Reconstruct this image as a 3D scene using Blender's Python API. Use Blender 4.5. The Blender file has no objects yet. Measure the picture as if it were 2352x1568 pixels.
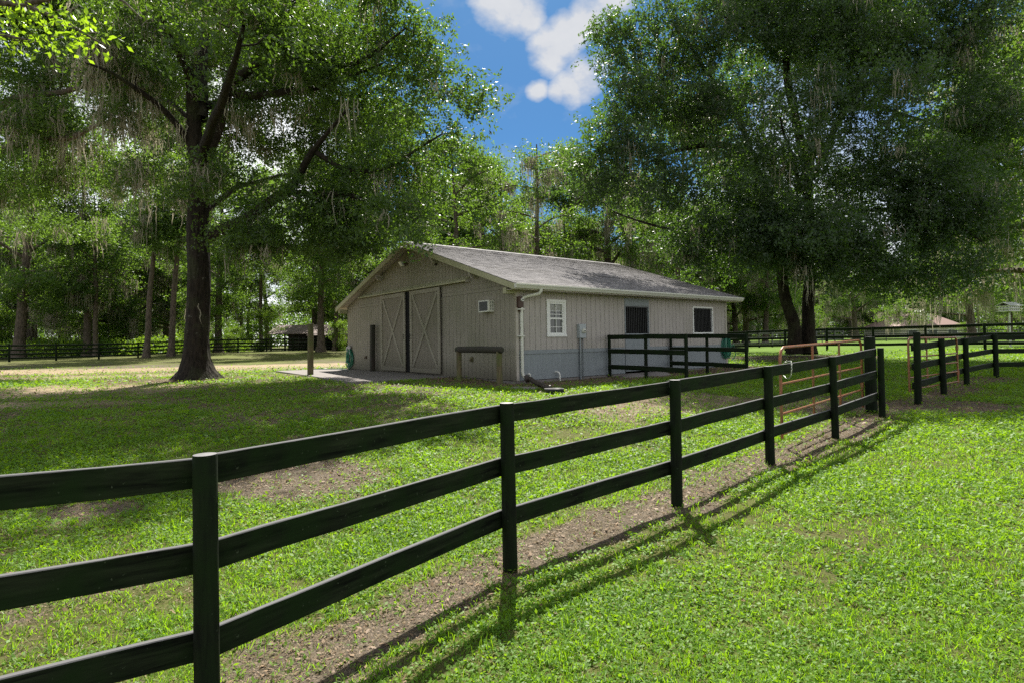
import bpy, math, random
import numpy as np
from mathutils import Vector, Matrix

# ------------------------------------------------------------------ camera, sky, sun
scene = bpy.context.scene
COL = scene.collection
EYE = 1.72                       # height of the lens above the grass it stands over
F_PX, PITCH, ROLL, SHIFT = 1316.2, 0.02629, -0.015008, -0.015287   # focal in px of a 2352 px wide frame
cp, sp, cr, sr = math.cos(PITCH), math.sin(PITCH), math.cos(ROLL), math.sin(ROLL)
FWD = Vector((0, cp, sp)); UP0 = Vector((0, -sp, cp)); RT0 = Vector((1, 0, 0))
RT = cr * RT0 + sr * UP0; UP = -sr * RT0 + cr * UP0
cam_d = bpy.data.cameras.new('camera'); cam = bpy.data.objects.new('camera', cam_d); COL.objects.link(cam)
cam.matrix_world = Matrix(((RT.x, UP.x, -FWD.x, 0), (RT.y, UP.y, -FWD.y, 0), (RT.z, UP.z, -FWD.z, EYE), (0, 0, 0, 1)))
cam_d.sensor_width = 36; cam_d.lens = 36 * F_PX / 2352; cam_d.shift_y = SHIFT
cam_d.clip_start = 0.05; cam_d.clip_end = 3000
scene.camera = cam

def at(px, py, Y):
    """place at depth Y of what the survey sheet (2352 px wide) notes at px, py"""
    d = RT * (px - 1176) / F_PX - UP * ((py - 784 - SHIFT * 2352)) / F_PX + FWD
    d = d * (Y / d.y)
    return Vector((d.x, d.y, d.z + EYE))

SUN_EL, SUN_AZ = math.radians(51), math.radians(1.0)      # azimuth from +Y towards +X
SUN_DIR = Vector((math.sin(SUN_AZ) * math.cos(SUN_EL), math.cos(SUN_AZ) * math.cos(SUN_EL), math.sin(SUN_EL)))
sl = bpy.data.lights.new('sun', 'SUN'); sun = bpy.data.objects.new('sun', sl); COL.objects.link(sun)
sl.energy = 4.4; sl.angle = math.radians(0.55); sl.color = (1.0, 0.95, 0.86)
sun.rotation_euler = SUN_DIR.to_track_quat('Z', 'Y').to_euler()

world = bpy.data.worlds.new('World'); scene.world = world; world.use_nodes = True
nt = world.node_tree; N = nt.nodes; K = nt.links
for n in list(N): N.remove(n)
out = N.new('ShaderNodeOutputWorld'); bg = N.new('ShaderNodeBackground'); bg.inputs['Strength'].default_value = 0.10
sky = N.new('ShaderNodeTexSky'); sky.sky_type = 'NISHITA'; sky.sun_disc = False
sky.sun_elevation = SUN_EL; sky.sun_rotation = SUN_AZ; sky.air_density = 1.0; sky.dust_density = 0.6; sky.ozone_density = 2.2
tc = N.new('ShaderNodeTexCoord')
def wmath(op, a, b=None, c=None, clamp=False):
    m = N.new('ShaderNodeMath'); m.operation = op; m.use_clamp = clamp
    for i, v in enumerate((a, b, c)):
        if v is None: continue
        if isinstance(v, (int, float)): m.inputs[i].default_value = v
        else: K.new(v, m.inputs[i])
    return m.outputs[0]
def blob(px, py, sharp):
    d = at(px, py, 100) - Vector((0, 0, EYE)); d.normalize()
    v = N.new('ShaderNodeVectorMath'); v.operation = 'DOT_PRODUCT'; K.new(tc.outputs['Generated'], v.inputs[0]); v.inputs[1].default_value = d
    return wmath('MULTIPLY', wmath('SUBTRACT', v.outputs['Value'], 1 - sharp), 1 / sharp)       # 1 at the centre, 0 at the rim
cn = N.new('ShaderNodeTexNoise'); cn.inputs['Scale'].default_value = 9.0; cn.inputs['Detail'].default_value = 9; cn.inputs['Roughness'].default_value = 0.56
mp = N.new('ShaderNodeMapping'); mp.inputs['Scale'].default_value = (1, 1, 1.5); mp.inputs['Location'].default_value = (0.3, 0.1, 0.0)
K.new(tc.outputs['Generated'], mp.inputs['Vector']); K.new(mp.outputs[0], cn.inputs['Vector'])
cn2 = N.new('ShaderNodeTexNoise'); cn2.inputs['Scale'].default_value = 1.7; cn2.inputs['Detail'].default_value = 5; K.new(mp.outputs[0], cn2.inputs['Vector'])
blobs = None
for b in ((1172, 12, .0022), (1212, 38, .0007), (1128, -5, .0010), (1402, -12, .0014), (1352, 34, .0011), (1306, 74, .0010), (1262, 114, .0012), (1292, 102, .0008), (1346, 180, .0011), (1310, 203, .0007), (1380, 150, .0006), (1280, 214, .0003), (1236, 212, .0003)):
    v = blob(*b)
    blobs = v if blobs is None else wmath('MAXIMUM', blobs, v)
blobs = wmath('MAXIMUM', blobs, 0)
sep = N.new('ShaderNodeSeparateXYZ'); K.new(tc.outputs['Generated'], sep.inputs[0])
# bright cloud added for fill light everywhere outside the clear window over the barn
clear = wmath('MULTIPLY', wmath('MAXIMUM', blob(1230, 200, .07), 0), 1.9, clamp=True)
fill_clouds = wmath('MULTIPLY', wmath('SUBTRACT', cn2.outputs['Fac'], wmath('ADD', 0.36, wmath('MULTIPLY', clear, 0.3))), 3.2, clamp=True)
low = wmath('MULTIPLY', wmath('SUBTRACT', 0.34, sep.outputs['Z']), 2.0, clamp=True)      # whiter towards the horizon
fill_clouds = wmath('MULTIPLY', wmath('ADD', fill_clouds, wmath('MULTIPLY', low, wmath('SUBTRACT', 1.0, wmath('MULTIPLY', clear, 0.95)))), 0.75, clamp=True)
fine = wmath('MULTIPLY', wmath('SUBTRACT', wmath('ADD', wmath('MULTIPLY', blobs, 0.36), cn.outputs['Fac']), 0.635), 4.2, clamp=True)
fine = wmath('MULTIPLY', fine, wmath('MULTIPLY', blobs, 5.0, clamp=True))
wisp = wmath('MULTIPLY', wmath('SUBTRACT', cn.outputs['Fac'], 0.56), 1.2, clamp=True)
cl = wmath('MAXIMUM', fine, wisp)
mixc = N.new('ShaderNodeMixRGB'); K.new(cl, mixc.inputs['Fac'])
tint = N.new('ShaderNodeMixRGB'); tint.blend_type = 'MULTIPLY'; tint.inputs['Fac'].default_value = 1; tint.inputs['Color2'].default_value = (0.12, 0.24, 0.34, 1)
K.new(sky.outputs[0], tint.inputs['Color1'])
K.new(tint.outputs[0], mixc.inputs['Color1'])
shade = N.new('ShaderNodeMixRGB'); K.new(cn.outputs['Fac'], shade.inputs['Fac'])
shade.inputs['Color1'].default_value = (1.9, 2.1, 2.5, 1); shade.inputs['Color2'].default_value = (3.3, 3.3, 3.3, 1)
K.new(shade.outputs[0], mixc.inputs['Color2'])
mixg = N.new('ShaderNodeMixRGB'); K.new(fill_clouds, mixg.inputs['Fac']); K.new(mixc.outputs[0], mixg.inputs['Color1']); mixg.inputs['Color2'].default_value = (6.2, 6.1, 5.9, 1)
K.new(mixg.outputs[0], bg.inputs['Color']); K.new(bg.outputs[0], out.inputs['Surface'])

scene.view_settings.view_transform = 'Standard'; scene.view_settings.look = 'None'; scene.view_settings.gamma = 1
scene.view_settings.exposure = 1.38
scene.render.engine = 'CYCLES'
scene.cycles.use_denoising = False
scene.cycles.use_adaptive_sampling = False
scene.cycles.max_bounces = 6; scene.cycles.diffuse_bounces = 3; scene.cycles.glossy_bounces = 2
scene.cycles.transmission_bounces = 4; scene.cycles.transparent_max_bounces = 6
scene.cycles.sample_clamp_direct = 7; scene.cycles.caustics_reflective = False; scene.cycles.caustics_refractive = False
scene.cycles.sample_clamp_indirect = 3; scene.cycles.blur_glossy = 0.5

rng = np.random.default_rng(7); random.seed(7)

# ------------------------------------------------------------------ scene helpers
def link(o, parent=None):
    COL.objects.link(o)
    if parent is not None: o.parent = parent
    return o
def tag(o, label, cat, group=None):
    o['label'] = label; o['category'] = cat
    if group: o['group'] = group
    return o
def thing(name, label, cat, loc=(0, 0, 0), rotz=0, group=None):
    o = bpy.data.objects.new(name, None); o.empty_display_size = .2
    o.location = loc; o.rotation_euler = (0, 0, rotz)
    return tag(link(o), label, cat, group)
def structure(o): o['kind'] = 'structure'; return o
def copy_tree(o, parent=None):
    c = o.copy(); COL.objects.link(c); c.parent = parent
    for ch in o.children: copy_tree(ch, c)
    return c

def mesh_from(name, V, Q=None, T=None, smooth=False):
    me = bpy.data.meshes.new(name)
    V = np.asarray(V, dtype=np.float32); nq = 0 if Q is None else len(Q); ntr = 0 if T is None else len(T)
    me.vertices.add(len(V)); me.vertices.foreach_set('co', V.ravel())
    loops = []
    if nq: loops.append(np.asarray(Q, dtype=np.int32).ravel())
    if ntr: loops.append(np.asarray(T, dtype=np.int32).ravel())
    loops = np.concatenate(loops)
    me.loops.add(len(loops)); me.loops.foreach_set('vertex_index', loops)
    me.polygons.add(nq + ntr)
    st = np.concatenate([np.arange(nq) * 4, nq * 4 + np.arange(ntr) * 3]).astype(np.int32)
    me.polygons.foreach_set('loop_start', st)
    if smooth: me.polygons.foreach_set('use_smooth', np.ones(nq + ntr, dtype=bool))
    me.update(calc_edges=True)
    return me

class MB:
    def __init__(s): s.v = []; s.f = []; s.sm = []
    def poly(s, pts, smooth=False):
        b = len(s.v); s.v += [tuple(p) for p in pts]; s.f.append(tuple(range(b, b + len(pts)))); s.sm.append(smooth)
    def add(s, V, Fs, smooth=False):
        b = len(s.v); s.v += [tuple(p) for p in V]
        for f in Fs: s.f.append(tuple(b + i for i in f)); s.sm.append(smooth)
    def hexa(s, P):      # 8 corners: bottom 4 ccw, top 4 ccw
        s.add(P, [(3, 2, 1, 0), (4, 5, 6, 7), (0, 1, 5, 4), (1, 2, 6, 5), (2, 3, 7, 6), (3, 0, 4, 7)])
    def box(s, x0, x1, y0, y1, z0, z1):
        s.hexa([(x0, y0, z0), (x1, y0, z0), (x1, y1, z0), (x0, y1, z0), (x0, y0, z1), (x1, y0, z1), (x1, y1, z1), (x0, y1, z1)])
    def bar(s, a, b, w, h, up=(0, 0, 1)):     # rectangular bar a->b, w sideways, h along up
        a = Vector(a); b = Vector(b); d = (b - a).normalized(); u = Vector(up); sd = d.cross(u).normalized(); u = sd.cross(d).normalized()
        P = []
        for p in (a, b):
            P.append([p - sd * w / 2 - u * h / 2, p + sd * w / 2 - u * h / 2, p + sd * w / 2 + u * h / 2, p - sd * w / 2 + u * h / 2])
        s.add([*P[0], *P[1]], [(0, 1, 2, 3), (7, 6, 5, 4), (0, 4, 5, 1), (1, 5, 6, 2), (2, 6, 7, 3), (3, 7, 4, 0)])
    def tube(s, pts, r, n=8, caps=True, smooth=True):
        pts = [Vector(p) for p in pts]; m = len(pts); rr = r if hasattr(r, '__len__') else [r] * m
        ref = None; rings = []
        for i in range(m):
            d = (pts[min(i + 1, m - 1)] - pts[max(i - 1, 0)]).normalized()
            if ref is None: ref = d.orthogonal().normalized()
            ref = (ref - d * ref.dot(d)).normalized(); bi = d.cross(ref)
            rings.append([pts[i] + (ref * math.cos(2 * math.pi * k / n) + bi * math.sin(2 * math.pi * k / n)) * rr[i] for k in range(n)])
        V = [p for rg in rings for p in rg]; Fs = []
        for i in range(m - 1):
            for k in range(n): Fs.append((i * n + k, i * n + (k + 1) % n, (i + 1) * n + (k + 1) % n, (i + 1) * n + k))
        s.add(V, Fs, smooth)
        if caps:
            s.add(rings[0], [tuple(reversed(range(n)))]); s.add(rings[-1], [tuple(range(n))])
    def lathe(s, prof, n=24, c=(0, 0, 0), sx=1, sy=1, smooth=True, power=2):
        V = []; Fs = []
        for (r, z) in prof:
            for k in range(n):
                a = 2 * math.pi * k / n; ca, sa = math.cos(a), math.sin(a)
                q = (abs(ca) ** power + abs(sa) ** power) ** (-1 / power)
                V.append((c[0] + r * sx * ca * q, c[1] + r * sy * sa * q, c[2] + z))
        for i in range(len(prof) - 1):
            for k in range(n): Fs.append((i * n + k, i * n + (k + 1) % n, (i + 1) * n + (k + 1) % n, (i + 1) * n + k))
        s.add(V, Fs, smooth)
    def prism(s, poly, axis, a, b):     # polygon in the two other axes, extruded along axis from a to b
        def mk(u, v, t): return {'x': (t, u, v), 'y': (u, t, v), 'z': (u, v, t)}[axis]
        n = len(poly); s.add([mk(u, v, a) for u, v in poly] + [mk(u, v, b) for u, v in poly],
                             [tuple(range(n)), tuple(reversed(range(n, 2 * n)))] + [(i, i + n, (i + 1) % n + n, (i + 1) % n) for i in range(n)])
    def build(s, name, mat, parent=None, bevel=0, recalc=True):
        import bmesh
        me = bpy.data.meshes.new(name); me.from_pydata(s.v, [], s.f)
        me.polygons.foreach_set('use_smooth', s.sm)
        if recalc:
            bm = bmesh.new(); bm.from_mesh(me); bmesh.ops.recalc_face_normals(bm, faces=bm.faces); bm.to_mesh(me); bm.free()
        me.materials.append(mat); o = bpy.data.objects.new(name, me); link(o, parent)
        if bevel:
            m = o.modifiers.new('bevel', 'BEVEL'); m.width = bevel; m.segments = 2; m.limit_method = 'ANGLE'; m.angle_limit = math.radians(40)
        return o

# ------------------------------------------------------------------ materials
class MT:
    def __init__(s, name):
        s.m = bpy.data.materials.new(name); s.m.use_nodes = True; s.t = s.m.node_tree; s.n = s.t.nodes; s.l = s.t.links
        s.b = s.n['Principled BSDF']; s.o = s.n['Material Output']; s.tc = s.n.new('ShaderNodeTexCoord')
    def val(s, sock, v):
        if isinstance(v, bpy.types.NodeSocket): s.l.new(v, sock)
        else: sock.default_value = v
    def map(s, scale=(1, 1, 1), src='Object', rot=(0, 0, 0)):
        m = s.n.new('ShaderNodeMapping'); m.inputs['Scale'].default_value = scale; m.inputs['Rotation'].default_value = rot
        s.l.new(s.tc.outputs[src], m.inputs['Vector']); return m.outputs[0]
    def noise(s, vec, scale, detail=4, rough=.55, dist=0):
        t = s.n.new('ShaderNodeTexNoise'); s.l.new(vec, t.inputs['Vector']); t.inputs['Scale'].default_value = scale
        t.inputs['Detail'].default_value = detail; t.inputs['Roughness'].default_value = rough; t.inputs['Distortion'].default_value = dist
        return t.outputs['Fac']
    def vor(s, vec, scale, feature='F1', out='Distance'):
        t = s.n.new('ShaderNodeTexVoronoi'); t.feature = feature; s.l.new(vec, t.inputs['Vector']); t.inputs['Scale'].default_value = scale
        return t.outputs[out]
    def math(s, op, a, b=0.0, clamp=False):
        m = s.n.new('ShaderNodeMath'); m.operation = op; m.use_clamp = clamp; s.val(m.inputs[0], a); s.val(m.inputs[1], b); return m.outputs[0]
    def ramp(s, fac, stops):
        r = s.n.new('ShaderNodeValToRGB'); s.l.new(fac, r.inputs[0]); e = r.color_ramp.elements
        while len(e) < len(stops): e.new(.5)
        for el, (p, c) in zip(e, stops): el.position = p; el.color = (*c, 1) if len(c) == 3 else c
        return r.outputs[0]
    def span(s, fac, a, b): # linear remap to 0..1
        m = s.n.new('ShaderNodeMapRange'); s.l.new(fac, m.inputs[0]); m.inputs[1].default_value = a; m.inputs[2].default_value = b; return m.outputs[0]
    def mix(s, fac, a, b, mode='MIX'):
        m = s.n.new('ShaderNodeMixRGB'); m.blend_type = mode; s.val(m.inputs['Fac'], fac)
        for k, v in (('Color1', a), ('Color2', b)):
            if isinstance(v, tuple): m.inputs[k].default_value = (*v, 1) if len(v) == 3 else v
            else: s.l.new(v, m.inputs[k])
        return m.outputs[0]
    def attr(s, name): a = s.n.new('ShaderNodeAttribute'); a.attribute_name = name; return a.outputs['Fac']
    def orand(s): a = s.n.new('ShaderNodeObjectInfo'); return a.outputs['Random']
    def bump(s, h, strength=.4, dist=.01, normal=None):
        b = s.n.new('ShaderNodeBump'); s.l.new(h, b.inputs['Height']); b.inputs['Strength'].default_value = strength; b.inputs['Distance'].default_value = dist
        if normal: s.l.new(normal, b.inputs['Normal'])
        s.l.new(b.outputs[0], s.b.inputs['Normal']); return b.outputs[0]
    def set(s, color=None, rough=.7, metal=0, spec=.5):
        if color is not None:
            if isinstance(color, tuple): s.b.inputs['Base Color'].default_value = (*color, 1)
            else: s.l.new(color, s.b.inputs['Base Color'])
        s.val(s.b.inputs['Roughness'], rough); s.b.inputs['Metallic'].default_value = metal; s.b.inputs['Specular IOR Level'].default_value = spec
        return s

def plain(name, c, rough=.6, metal=0, var=.12, spec=.4, scale=14):
    m = MT(name); v = m.map(); n = m.noise(v, scale, 5, .6); n2 = m.noise(v, scale * .2, 3)
    a = tuple(x * (1 - var) for x in c); b = tuple(min(1, x * (1 + var)) for x in c)
    m.set(m.mix(m.math('MULTIPLY', m.math('ADD', n, n2), .5), a, b), rough, metal, spec); m.bump(n, .15, .003); return m.m

def board_mat(name, dark, light, green=None, rough=.5, axis='x', knots=True, spec=.5, lit_top=True):
    m = MT(name)
    sc = {'x': (1.2, 14, 14), 'z': (14, 14, 1.2)}[axis]
    v = m.map(sc); big = m.map((1, 1, 1))
    oi = m.orand(); off = m.n.new('ShaderNodeVectorMath'); off.operation = 'ADD'; m.l.new(v, off.inputs[0])
    cmb = m.n.new('ShaderNodeCombineXYZ'); m.l.new(m.math('MULTIPLY', oi, 37.0), cmb.inputs[0]); m.l.new(m.math('MULTIPLY', oi, 17.0), cmb.inputs[2]); m.l.new(cmb.outputs[0], off.inputs[1])
    g = m.noise(off.outputs[0], 2.2, 6, .62, .4); w = m.noise(big, 3.1, 5, .6); fl = m.noise(big, 40, 3, .6)
    c = m.mix(m.span(g, .35, .68), dark, light)
    if green: c = m.mix(m.math('MULTIPLY', m.span(w, .42, .62), .8), c, green)
    if knots:
        kn = m.vor(m.map({'x': (1.3, 9, 5), 'z': (9, 9, 1.3)}[axis]), .9); c = m.mix(m.math('MULTIPLY', m.math('SUBTRACT', 1.0, m.span(kn, .05, .22)), .6), c, tuple(x * .4 for x in dark))
    c = m.mix(m.math('MULTIPLY', m.math('GREATER_THAN', fl, .70), .35), c, tuple(min(1, x * 3 + .04) for x in light))
    if axis == 'x' and knots and lit_top:  # pale sunlit highlight painted along the top edge of the board
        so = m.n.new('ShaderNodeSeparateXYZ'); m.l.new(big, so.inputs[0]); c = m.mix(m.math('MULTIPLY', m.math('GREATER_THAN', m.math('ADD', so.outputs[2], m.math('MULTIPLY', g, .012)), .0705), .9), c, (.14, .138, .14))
    m.set(c, m.math('ADD', rough - .12, m.math('MULTIPLY', g, .3)), 0, spec)
    m.bump(m.math('ADD', g, m.math('MULTIPLY', fl, .25)), .5, .006); return m.m

M = {}
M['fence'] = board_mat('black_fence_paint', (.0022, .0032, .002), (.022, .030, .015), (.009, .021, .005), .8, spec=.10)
M['fence_post'] = board_mat('black_post_paint', (.002, .003, .002), (.012, .018, .008), (.007, .018, .003), .75, 'z', False, .14)
M['post_top'] = plain('weathered_lit_post_top', (.15, .145, .15), .55, var=.4, scale=60)  # weathered grey, its colour brightened so the tops look sunlit
M['grey_fence'] = board_mat('faded_fence_paint', (.012, .014, .012), (.035, .036, .03), None, .5)
M['old_wood'] = board_mat('weathered_wood', (.06, .045, .022), (.16, .125, .065), (.075, .10, .02), .8, 'z')
M['dark_wood'] = board_mat('dark_weathered_wood', (.015, .012, .009), (.045, .034, .024), (.02, .025, .01), .8, 'x', lit_top=False)

def siding_mat(name, c, moss=(.16, .17, .09), soil=True):
    m = MT(name); v = m.map((6, 6, .7)); b = m.map(); g = m.noise(v, 3, 6, .65); w = m.noise(b, .8, 4); f = m.noise(b, 60, 3)
    sp_ = m.n.new('ShaderNodeSeparateXYZ'); m.l.new(b, sp_.inputs[0])
    col = m.mix(m.span(g, .3, .7), tuple(x * .86 for x in c), tuple(x * 1.10 for x in c))
    col = m.mix(m.math('MULTIPLY', m.span(w, .45, .7), .35), col, moss)
    if soil:   # splashed soil that clings to the foot of the boards
        dirt = m.math('MULTIPLY', m.math('SUBTRACT', 1.0, m.span(m.math('ADD', sp_.outputs[2], m.math('MULTIPLY', w, .35)), .12, .75)), .75)
        col = m.mix(dirt, col, (.09, .08, .055))
    m.set(col, .78, 0, .3); m.bump(m.math('ADD', g, m.math('MULTIPLY', f, .4)), .35, .004); return m.m
M['siding_front'] = siding_mat('weathered_shaded_front_siding_paint', (.275, .25, .198), (.13, .145, .07))  # siding colour darkened for the oak's shade, over some mossy weathering
M['siding'] = siding_mat('taupe_siding_paint', (.405, .37, .335), (.23, .22, .16))
M['siding_door'] = siding_mat('shaded_taupe_door_paint', (.225, .20, .155), (.115, .12, .06))  # door colour darkened too, carrying the tree shade on the front
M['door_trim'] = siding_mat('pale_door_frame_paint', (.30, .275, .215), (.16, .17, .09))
M['lower'] = siding_mat('blue_grey_panel_paint', (.25, .275, .285), (.22, .24, .24), False)
M['trim'] = siding_mat('pale_trim_paint', (.45, .41, .36), (.26, .27, .14), False)
M['fascia'] = siding_mat('mossy_fascia_paint', (.40, .38, .25), (.12, .17, .03), False)
M['backing'] = plain('dark_backing', (.03, .027, .024), .9)
M['inside'] = plain('stall_interior', (.03, .026, .02), .9)
M['white'] = plain('white_paint', (.72, .72, .68), .45, var=.06)
M['dirty_white'] = plain('aged_white_metal', (.60, .60, .52), .4, var=.14, scale=5)
M['glass'] = MT('window_glass').set((.03, .035, .03), .06, 0, .8).m
M['blind'] = plain('blinds', (.42, .42, .36), .6)
M['concrete'] = plain('concrete', (.185, .165, .15), .85, var=.3, scale=5)
M['meter'] = plain('grey_enamel', (.34, .37, .38), .4)
M['conduit'] = plain('galvanised_conduit', (.20, .22, .23), .4, .5)
M['black_metal'] = plain('black_bars', (.012, .012, .012), .4)
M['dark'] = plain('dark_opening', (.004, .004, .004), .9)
M['rubber'] = plain('black_rubber', (.018, .02, .022), .5, var=.3)
M['brown'] = plain('brown_plastic', (.06, .03, .018), .5)
M['corr'] = plain('brown_corrugated_plastic', (.045, .033, .026), .45)
M['pvc'] = plain('white_pvc', (.70, .69, .63), .35)
M['hose'] = plain('green_hose', (.004, .135, .075), .35, var=.25, spec=.6)
M['cloth'] = plain('pale_cloth', (.42, .40, .42), .9)
M['grille'] = plain('grille_dark', (.05, .055, .055), .5)
M['chain'] = plain('steel_chain', (.45, .47, .42), .3, .8)
M['lens'] = plain('pale_lens', (.6, .62, .62), .15)

def rust_mat():
    m = MT('rusty_red_gate_paint'); b = m.map(); n = m.noise(b, 8, 6, .65); n2 = m.noise(b, 45, 4)
    c = m.mix(m.span(n, .42, .6), (.30, .10, .042), (.19, .105, .036)); c = m.mix(m.math('MULTIPLY', m.span(n2, .55, .68), .6), c, (.30, .18, .07))
    m.set(c, .42, .15, .5); m.bump(n2, .3, .002); return m.m
M['gate'] = rust_mat()

def shingle_mat():
    m = MT('grey_shingles'); b = m.map(); sep_ = m.n.new('ShaderNodeSeparateXYZ'); m.l.new(b, sep_.inputs[0])
    br = m.n.new('ShaderNodeTexBrick'); m.l.new(m.map((1, 1.0, 1)), br.inputs['Vector']); br.inputs['Scale'].default_value = 1
    br.inputs['Brick Width'].default_value = .31; br.inputs['Row Height'].default_value = .1345; br.inputs['Mortar Size'].default_value = .006
    br.inputs['Mortar Smooth'].default_value = .2
    br.inputs['Color1'].default_value = (.30, .292, .297, 1); br.inputs['Color2'].default_value = (.17, .164, .168, 1); br.inputs['Mortar'].default_value = (.10, .095, .09, 1)
    br.offset = .5; br.offset_frequency = 1
    gr = m.noise(b, 55, 4, .7); w = m.noise(b, .55, 5, .6); s2 = m.noise(m.map((.8, 2.2, 1)), 2.5, 4)
    c = m.mix(m.span(gr, .3, .72), m.mix(1.0, br.outputs[0], (.78, .76, .76), 'MULTIPLY'), m.mix(1.0, br.outputs[0], (1.25, 1.22, 1.22), 'MULTIPLY'))
    far = m.span(sep_.outputs[0], 5.0, 10.5)
    algae = m.math('MULTIPLY', m.span(m.math('ADD', w, m.math('MULTIPLY', far, .30)), .74, .98), .5)
    c = m.mix(algae, c, (.07, .062, .055)); c = m.mix(m.math('MULTIPLY', m.span(s2, .66, .80), .2), c, (.20, .21, .10))
    m.set(c, .8, 0, .3); m.bump(gr, .5, .004); return m.m
M['shingle'] = shingle_mat()

def leaf_mat(name, c1, c2, trans=(.22, .34, .03), tf=.42, rough=.33, spec=.6, nscale=.45):
    m = MT(name); b = m.map(); n = m.noise(b, nscale, 3, .6); f = m.noise(b, 9, 3, .7)
    oi = m.orand()
    v = m.math('ADD', m.math('MULTIPLY', m.span(n, .3, .7), .5), m.math('ADD', m.math('MULTIPLY', f, .45), m.math('MULTIPLY', m.math('SUBTRACT', oi, .5), .28)), clamp=True)
    c = m.mix(v, c1, c2); m.set(c, rough, 0, spec)
    tr = m.n.new('ShaderNodeBsdfTranslucent'); m.l.new(m.mix(v, tuple(x * .65 for x in trans), tuple(min(x * 1.25, 1) for x in trans)), tr.inputs['Color'])
    mx = m.n.new('ShaderNodeMixShader'); mx.inputs[0].default_value = tf
    m.l.new(m.b.outputs[0], mx.inputs[1]); m.l.new(tr.outputs[0], mx.inputs[2]); m.l.new(mx.outputs[0], m.o.inputs['Surface']); return m.m
M['oak_leaf'] = leaf_mat('dark_oak_leaf', (.018, .042, .011), (.062, .108, .024), (.15, .28, .016), .43, .5, .55)
M['oak_leaf_blue'] = leaf_mat('glossy_oak_leaf', (.021, .046, .020), (.072, .115, .044), (.13, .26, .02), .41, .5, .6)
M['wood_leaf'] = leaf_mat('woodland_leaf', (.030, .068, .015), (.090, .148, .036), (.20, .35, .032), .46, .5, .35, .25)
M['bush_leaf'] = leaf_mat('bush_leaf', (.04, .10, .014), (.11, .19, .03), (.28, .45, .03), .46, .5, .35, .35)
M['near_leaf'] = leaf_mat('sunlit_near_leaf', (.07, .15, .012), (.10, .20, .02), (.38, .60, .02), .55, .35, .5)
M['moss'] = leaf_mat('hanging_moss', (.27, .25, .19), (.44, .41, .33), (.40, .36, .26), .42, .9, .1, .8)
M['grass'] = leaf_mat('grass_blade', (.035, .125, .005), (.19, .32, .016), (.34, .60, .010), .46, .5, .35, .9)
M['weed'] = leaf_mat('ground_cover_leaf', (.035, .13, .006), (.20, .32, .035), (.34, .58, .012), .40, .55, .32, 1.3)
M['dry'] = leaf_mat('fallen_leaf', (.13, .08, .04), (.36, .25, .15), (.25, .14, .05), .2, .6, .3, 6)

M['straw'] = leaf_mat('dead_grass', (.16, .12, .06), (.36, .29, .17), (.3, .24, .1), .3, .6, .2, 5)

def bark_mat(name, c1, c2):
    m = MT(name); v = m.map((1, 1, .22)); b = m.map(); w = m.vor(v, 13); n = m.noise(v, 9, 6, .7); big = m.noise(b, 1.3, 4)
    h = m.math('ADD', m.math('MULTIPLY', w, .8), m.math('MULTIPLY', n, .7))
    c = m.mix(m.span(h, .3, .95), c1, c2); c = m.mix(m.math('MULTIPLY', m.span(big, .5, .68), .45), c, (.05, .062, .025))
    c = m.mix(m.math('MULTIPLY', m.math('GREATER_THAN', m.noise(b, 7, 4, .7), .66), .5), c, (.15, .15, .12))
    m.set(c, .9, 0, .2); m.bump(h, 1.0, .05); return m.m
M['bark'] = bark_mat('oak_bark', (.006, .0045, .003), (.026, .02, .014))
M['bark2'] = bark_mat('woodland_bark', (.03, .024, .018), (.14, .11, .085))

def ground_mat():
    m = MT('pasture_ground'); b = m.map(); dirt = m.attr('dirt'); sand = m.attr('sand')
    n1 = m.noise(b, .35, 5, .6); n2 = m.noise(b, 2.2, 5, .65); n3 = m.noise(b, 26, 5, .7); n4 = m.noise(b, 95, 4, .7)
    g = m.mix(m.span(n3, .3, .7), (.036, .044, .014), (.125, .135, .032)); g = m.mix(m.math('MULTIPLY', m.span(m.noise(b, 60, 4, .7), .45, .58), .55), g, (.13, .10, .055))
    g = m.mix(m.math('MULTIPLY', m.span(n1, .4, .65), .55), g, (.15, .20, .03))
    g = m.mix(m.math('MULTIPLY', m.span(n4, .5, .7), .6), g, (.13, .13, .05))
    g = m.mix(m.math('MULTIPLY', m.attr('lush'), .85), g, m.mix(m.span(n3, .3, .7), (.055, .12, .008), (.13, .23, .018)))
    mul = m.mix(m.span(n3, .3, .72), (.036, .028, .019), (.195, .158, .115)); mul = m.mix(m.math('MULTIPLY', m.span(n4, .52, .66), .75), mul, (.30, .25, .185))
    snd = m.mix(m.span(n2, .3, .7), (.27, .205, .13), (.38, .30, .195)); snd = m.mix(m.math('MULTIPLY', m.span(n4, .5, .7), .4), snd, (.22, .17, .11))
    soil = m.mix(sand, mul, snd)
    f = m.span(m.math('ADD', dirt, m.math('ADD', m.math('MULTIPLY', m.math('SUBTRACT', n2, .5), 1.5), m.math('MULTIPLY', m.math('SUBTRACT', n3, .5), 1.1))), .36, .64)
    m.set(m.mix(f, g, soil), .95, 0, .15); m.bump(m.math('ADD', n3, m.math('MULTIPLY', n4, .8)), .8, .03); return m.m
M['ground'] = ground_mat()

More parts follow.
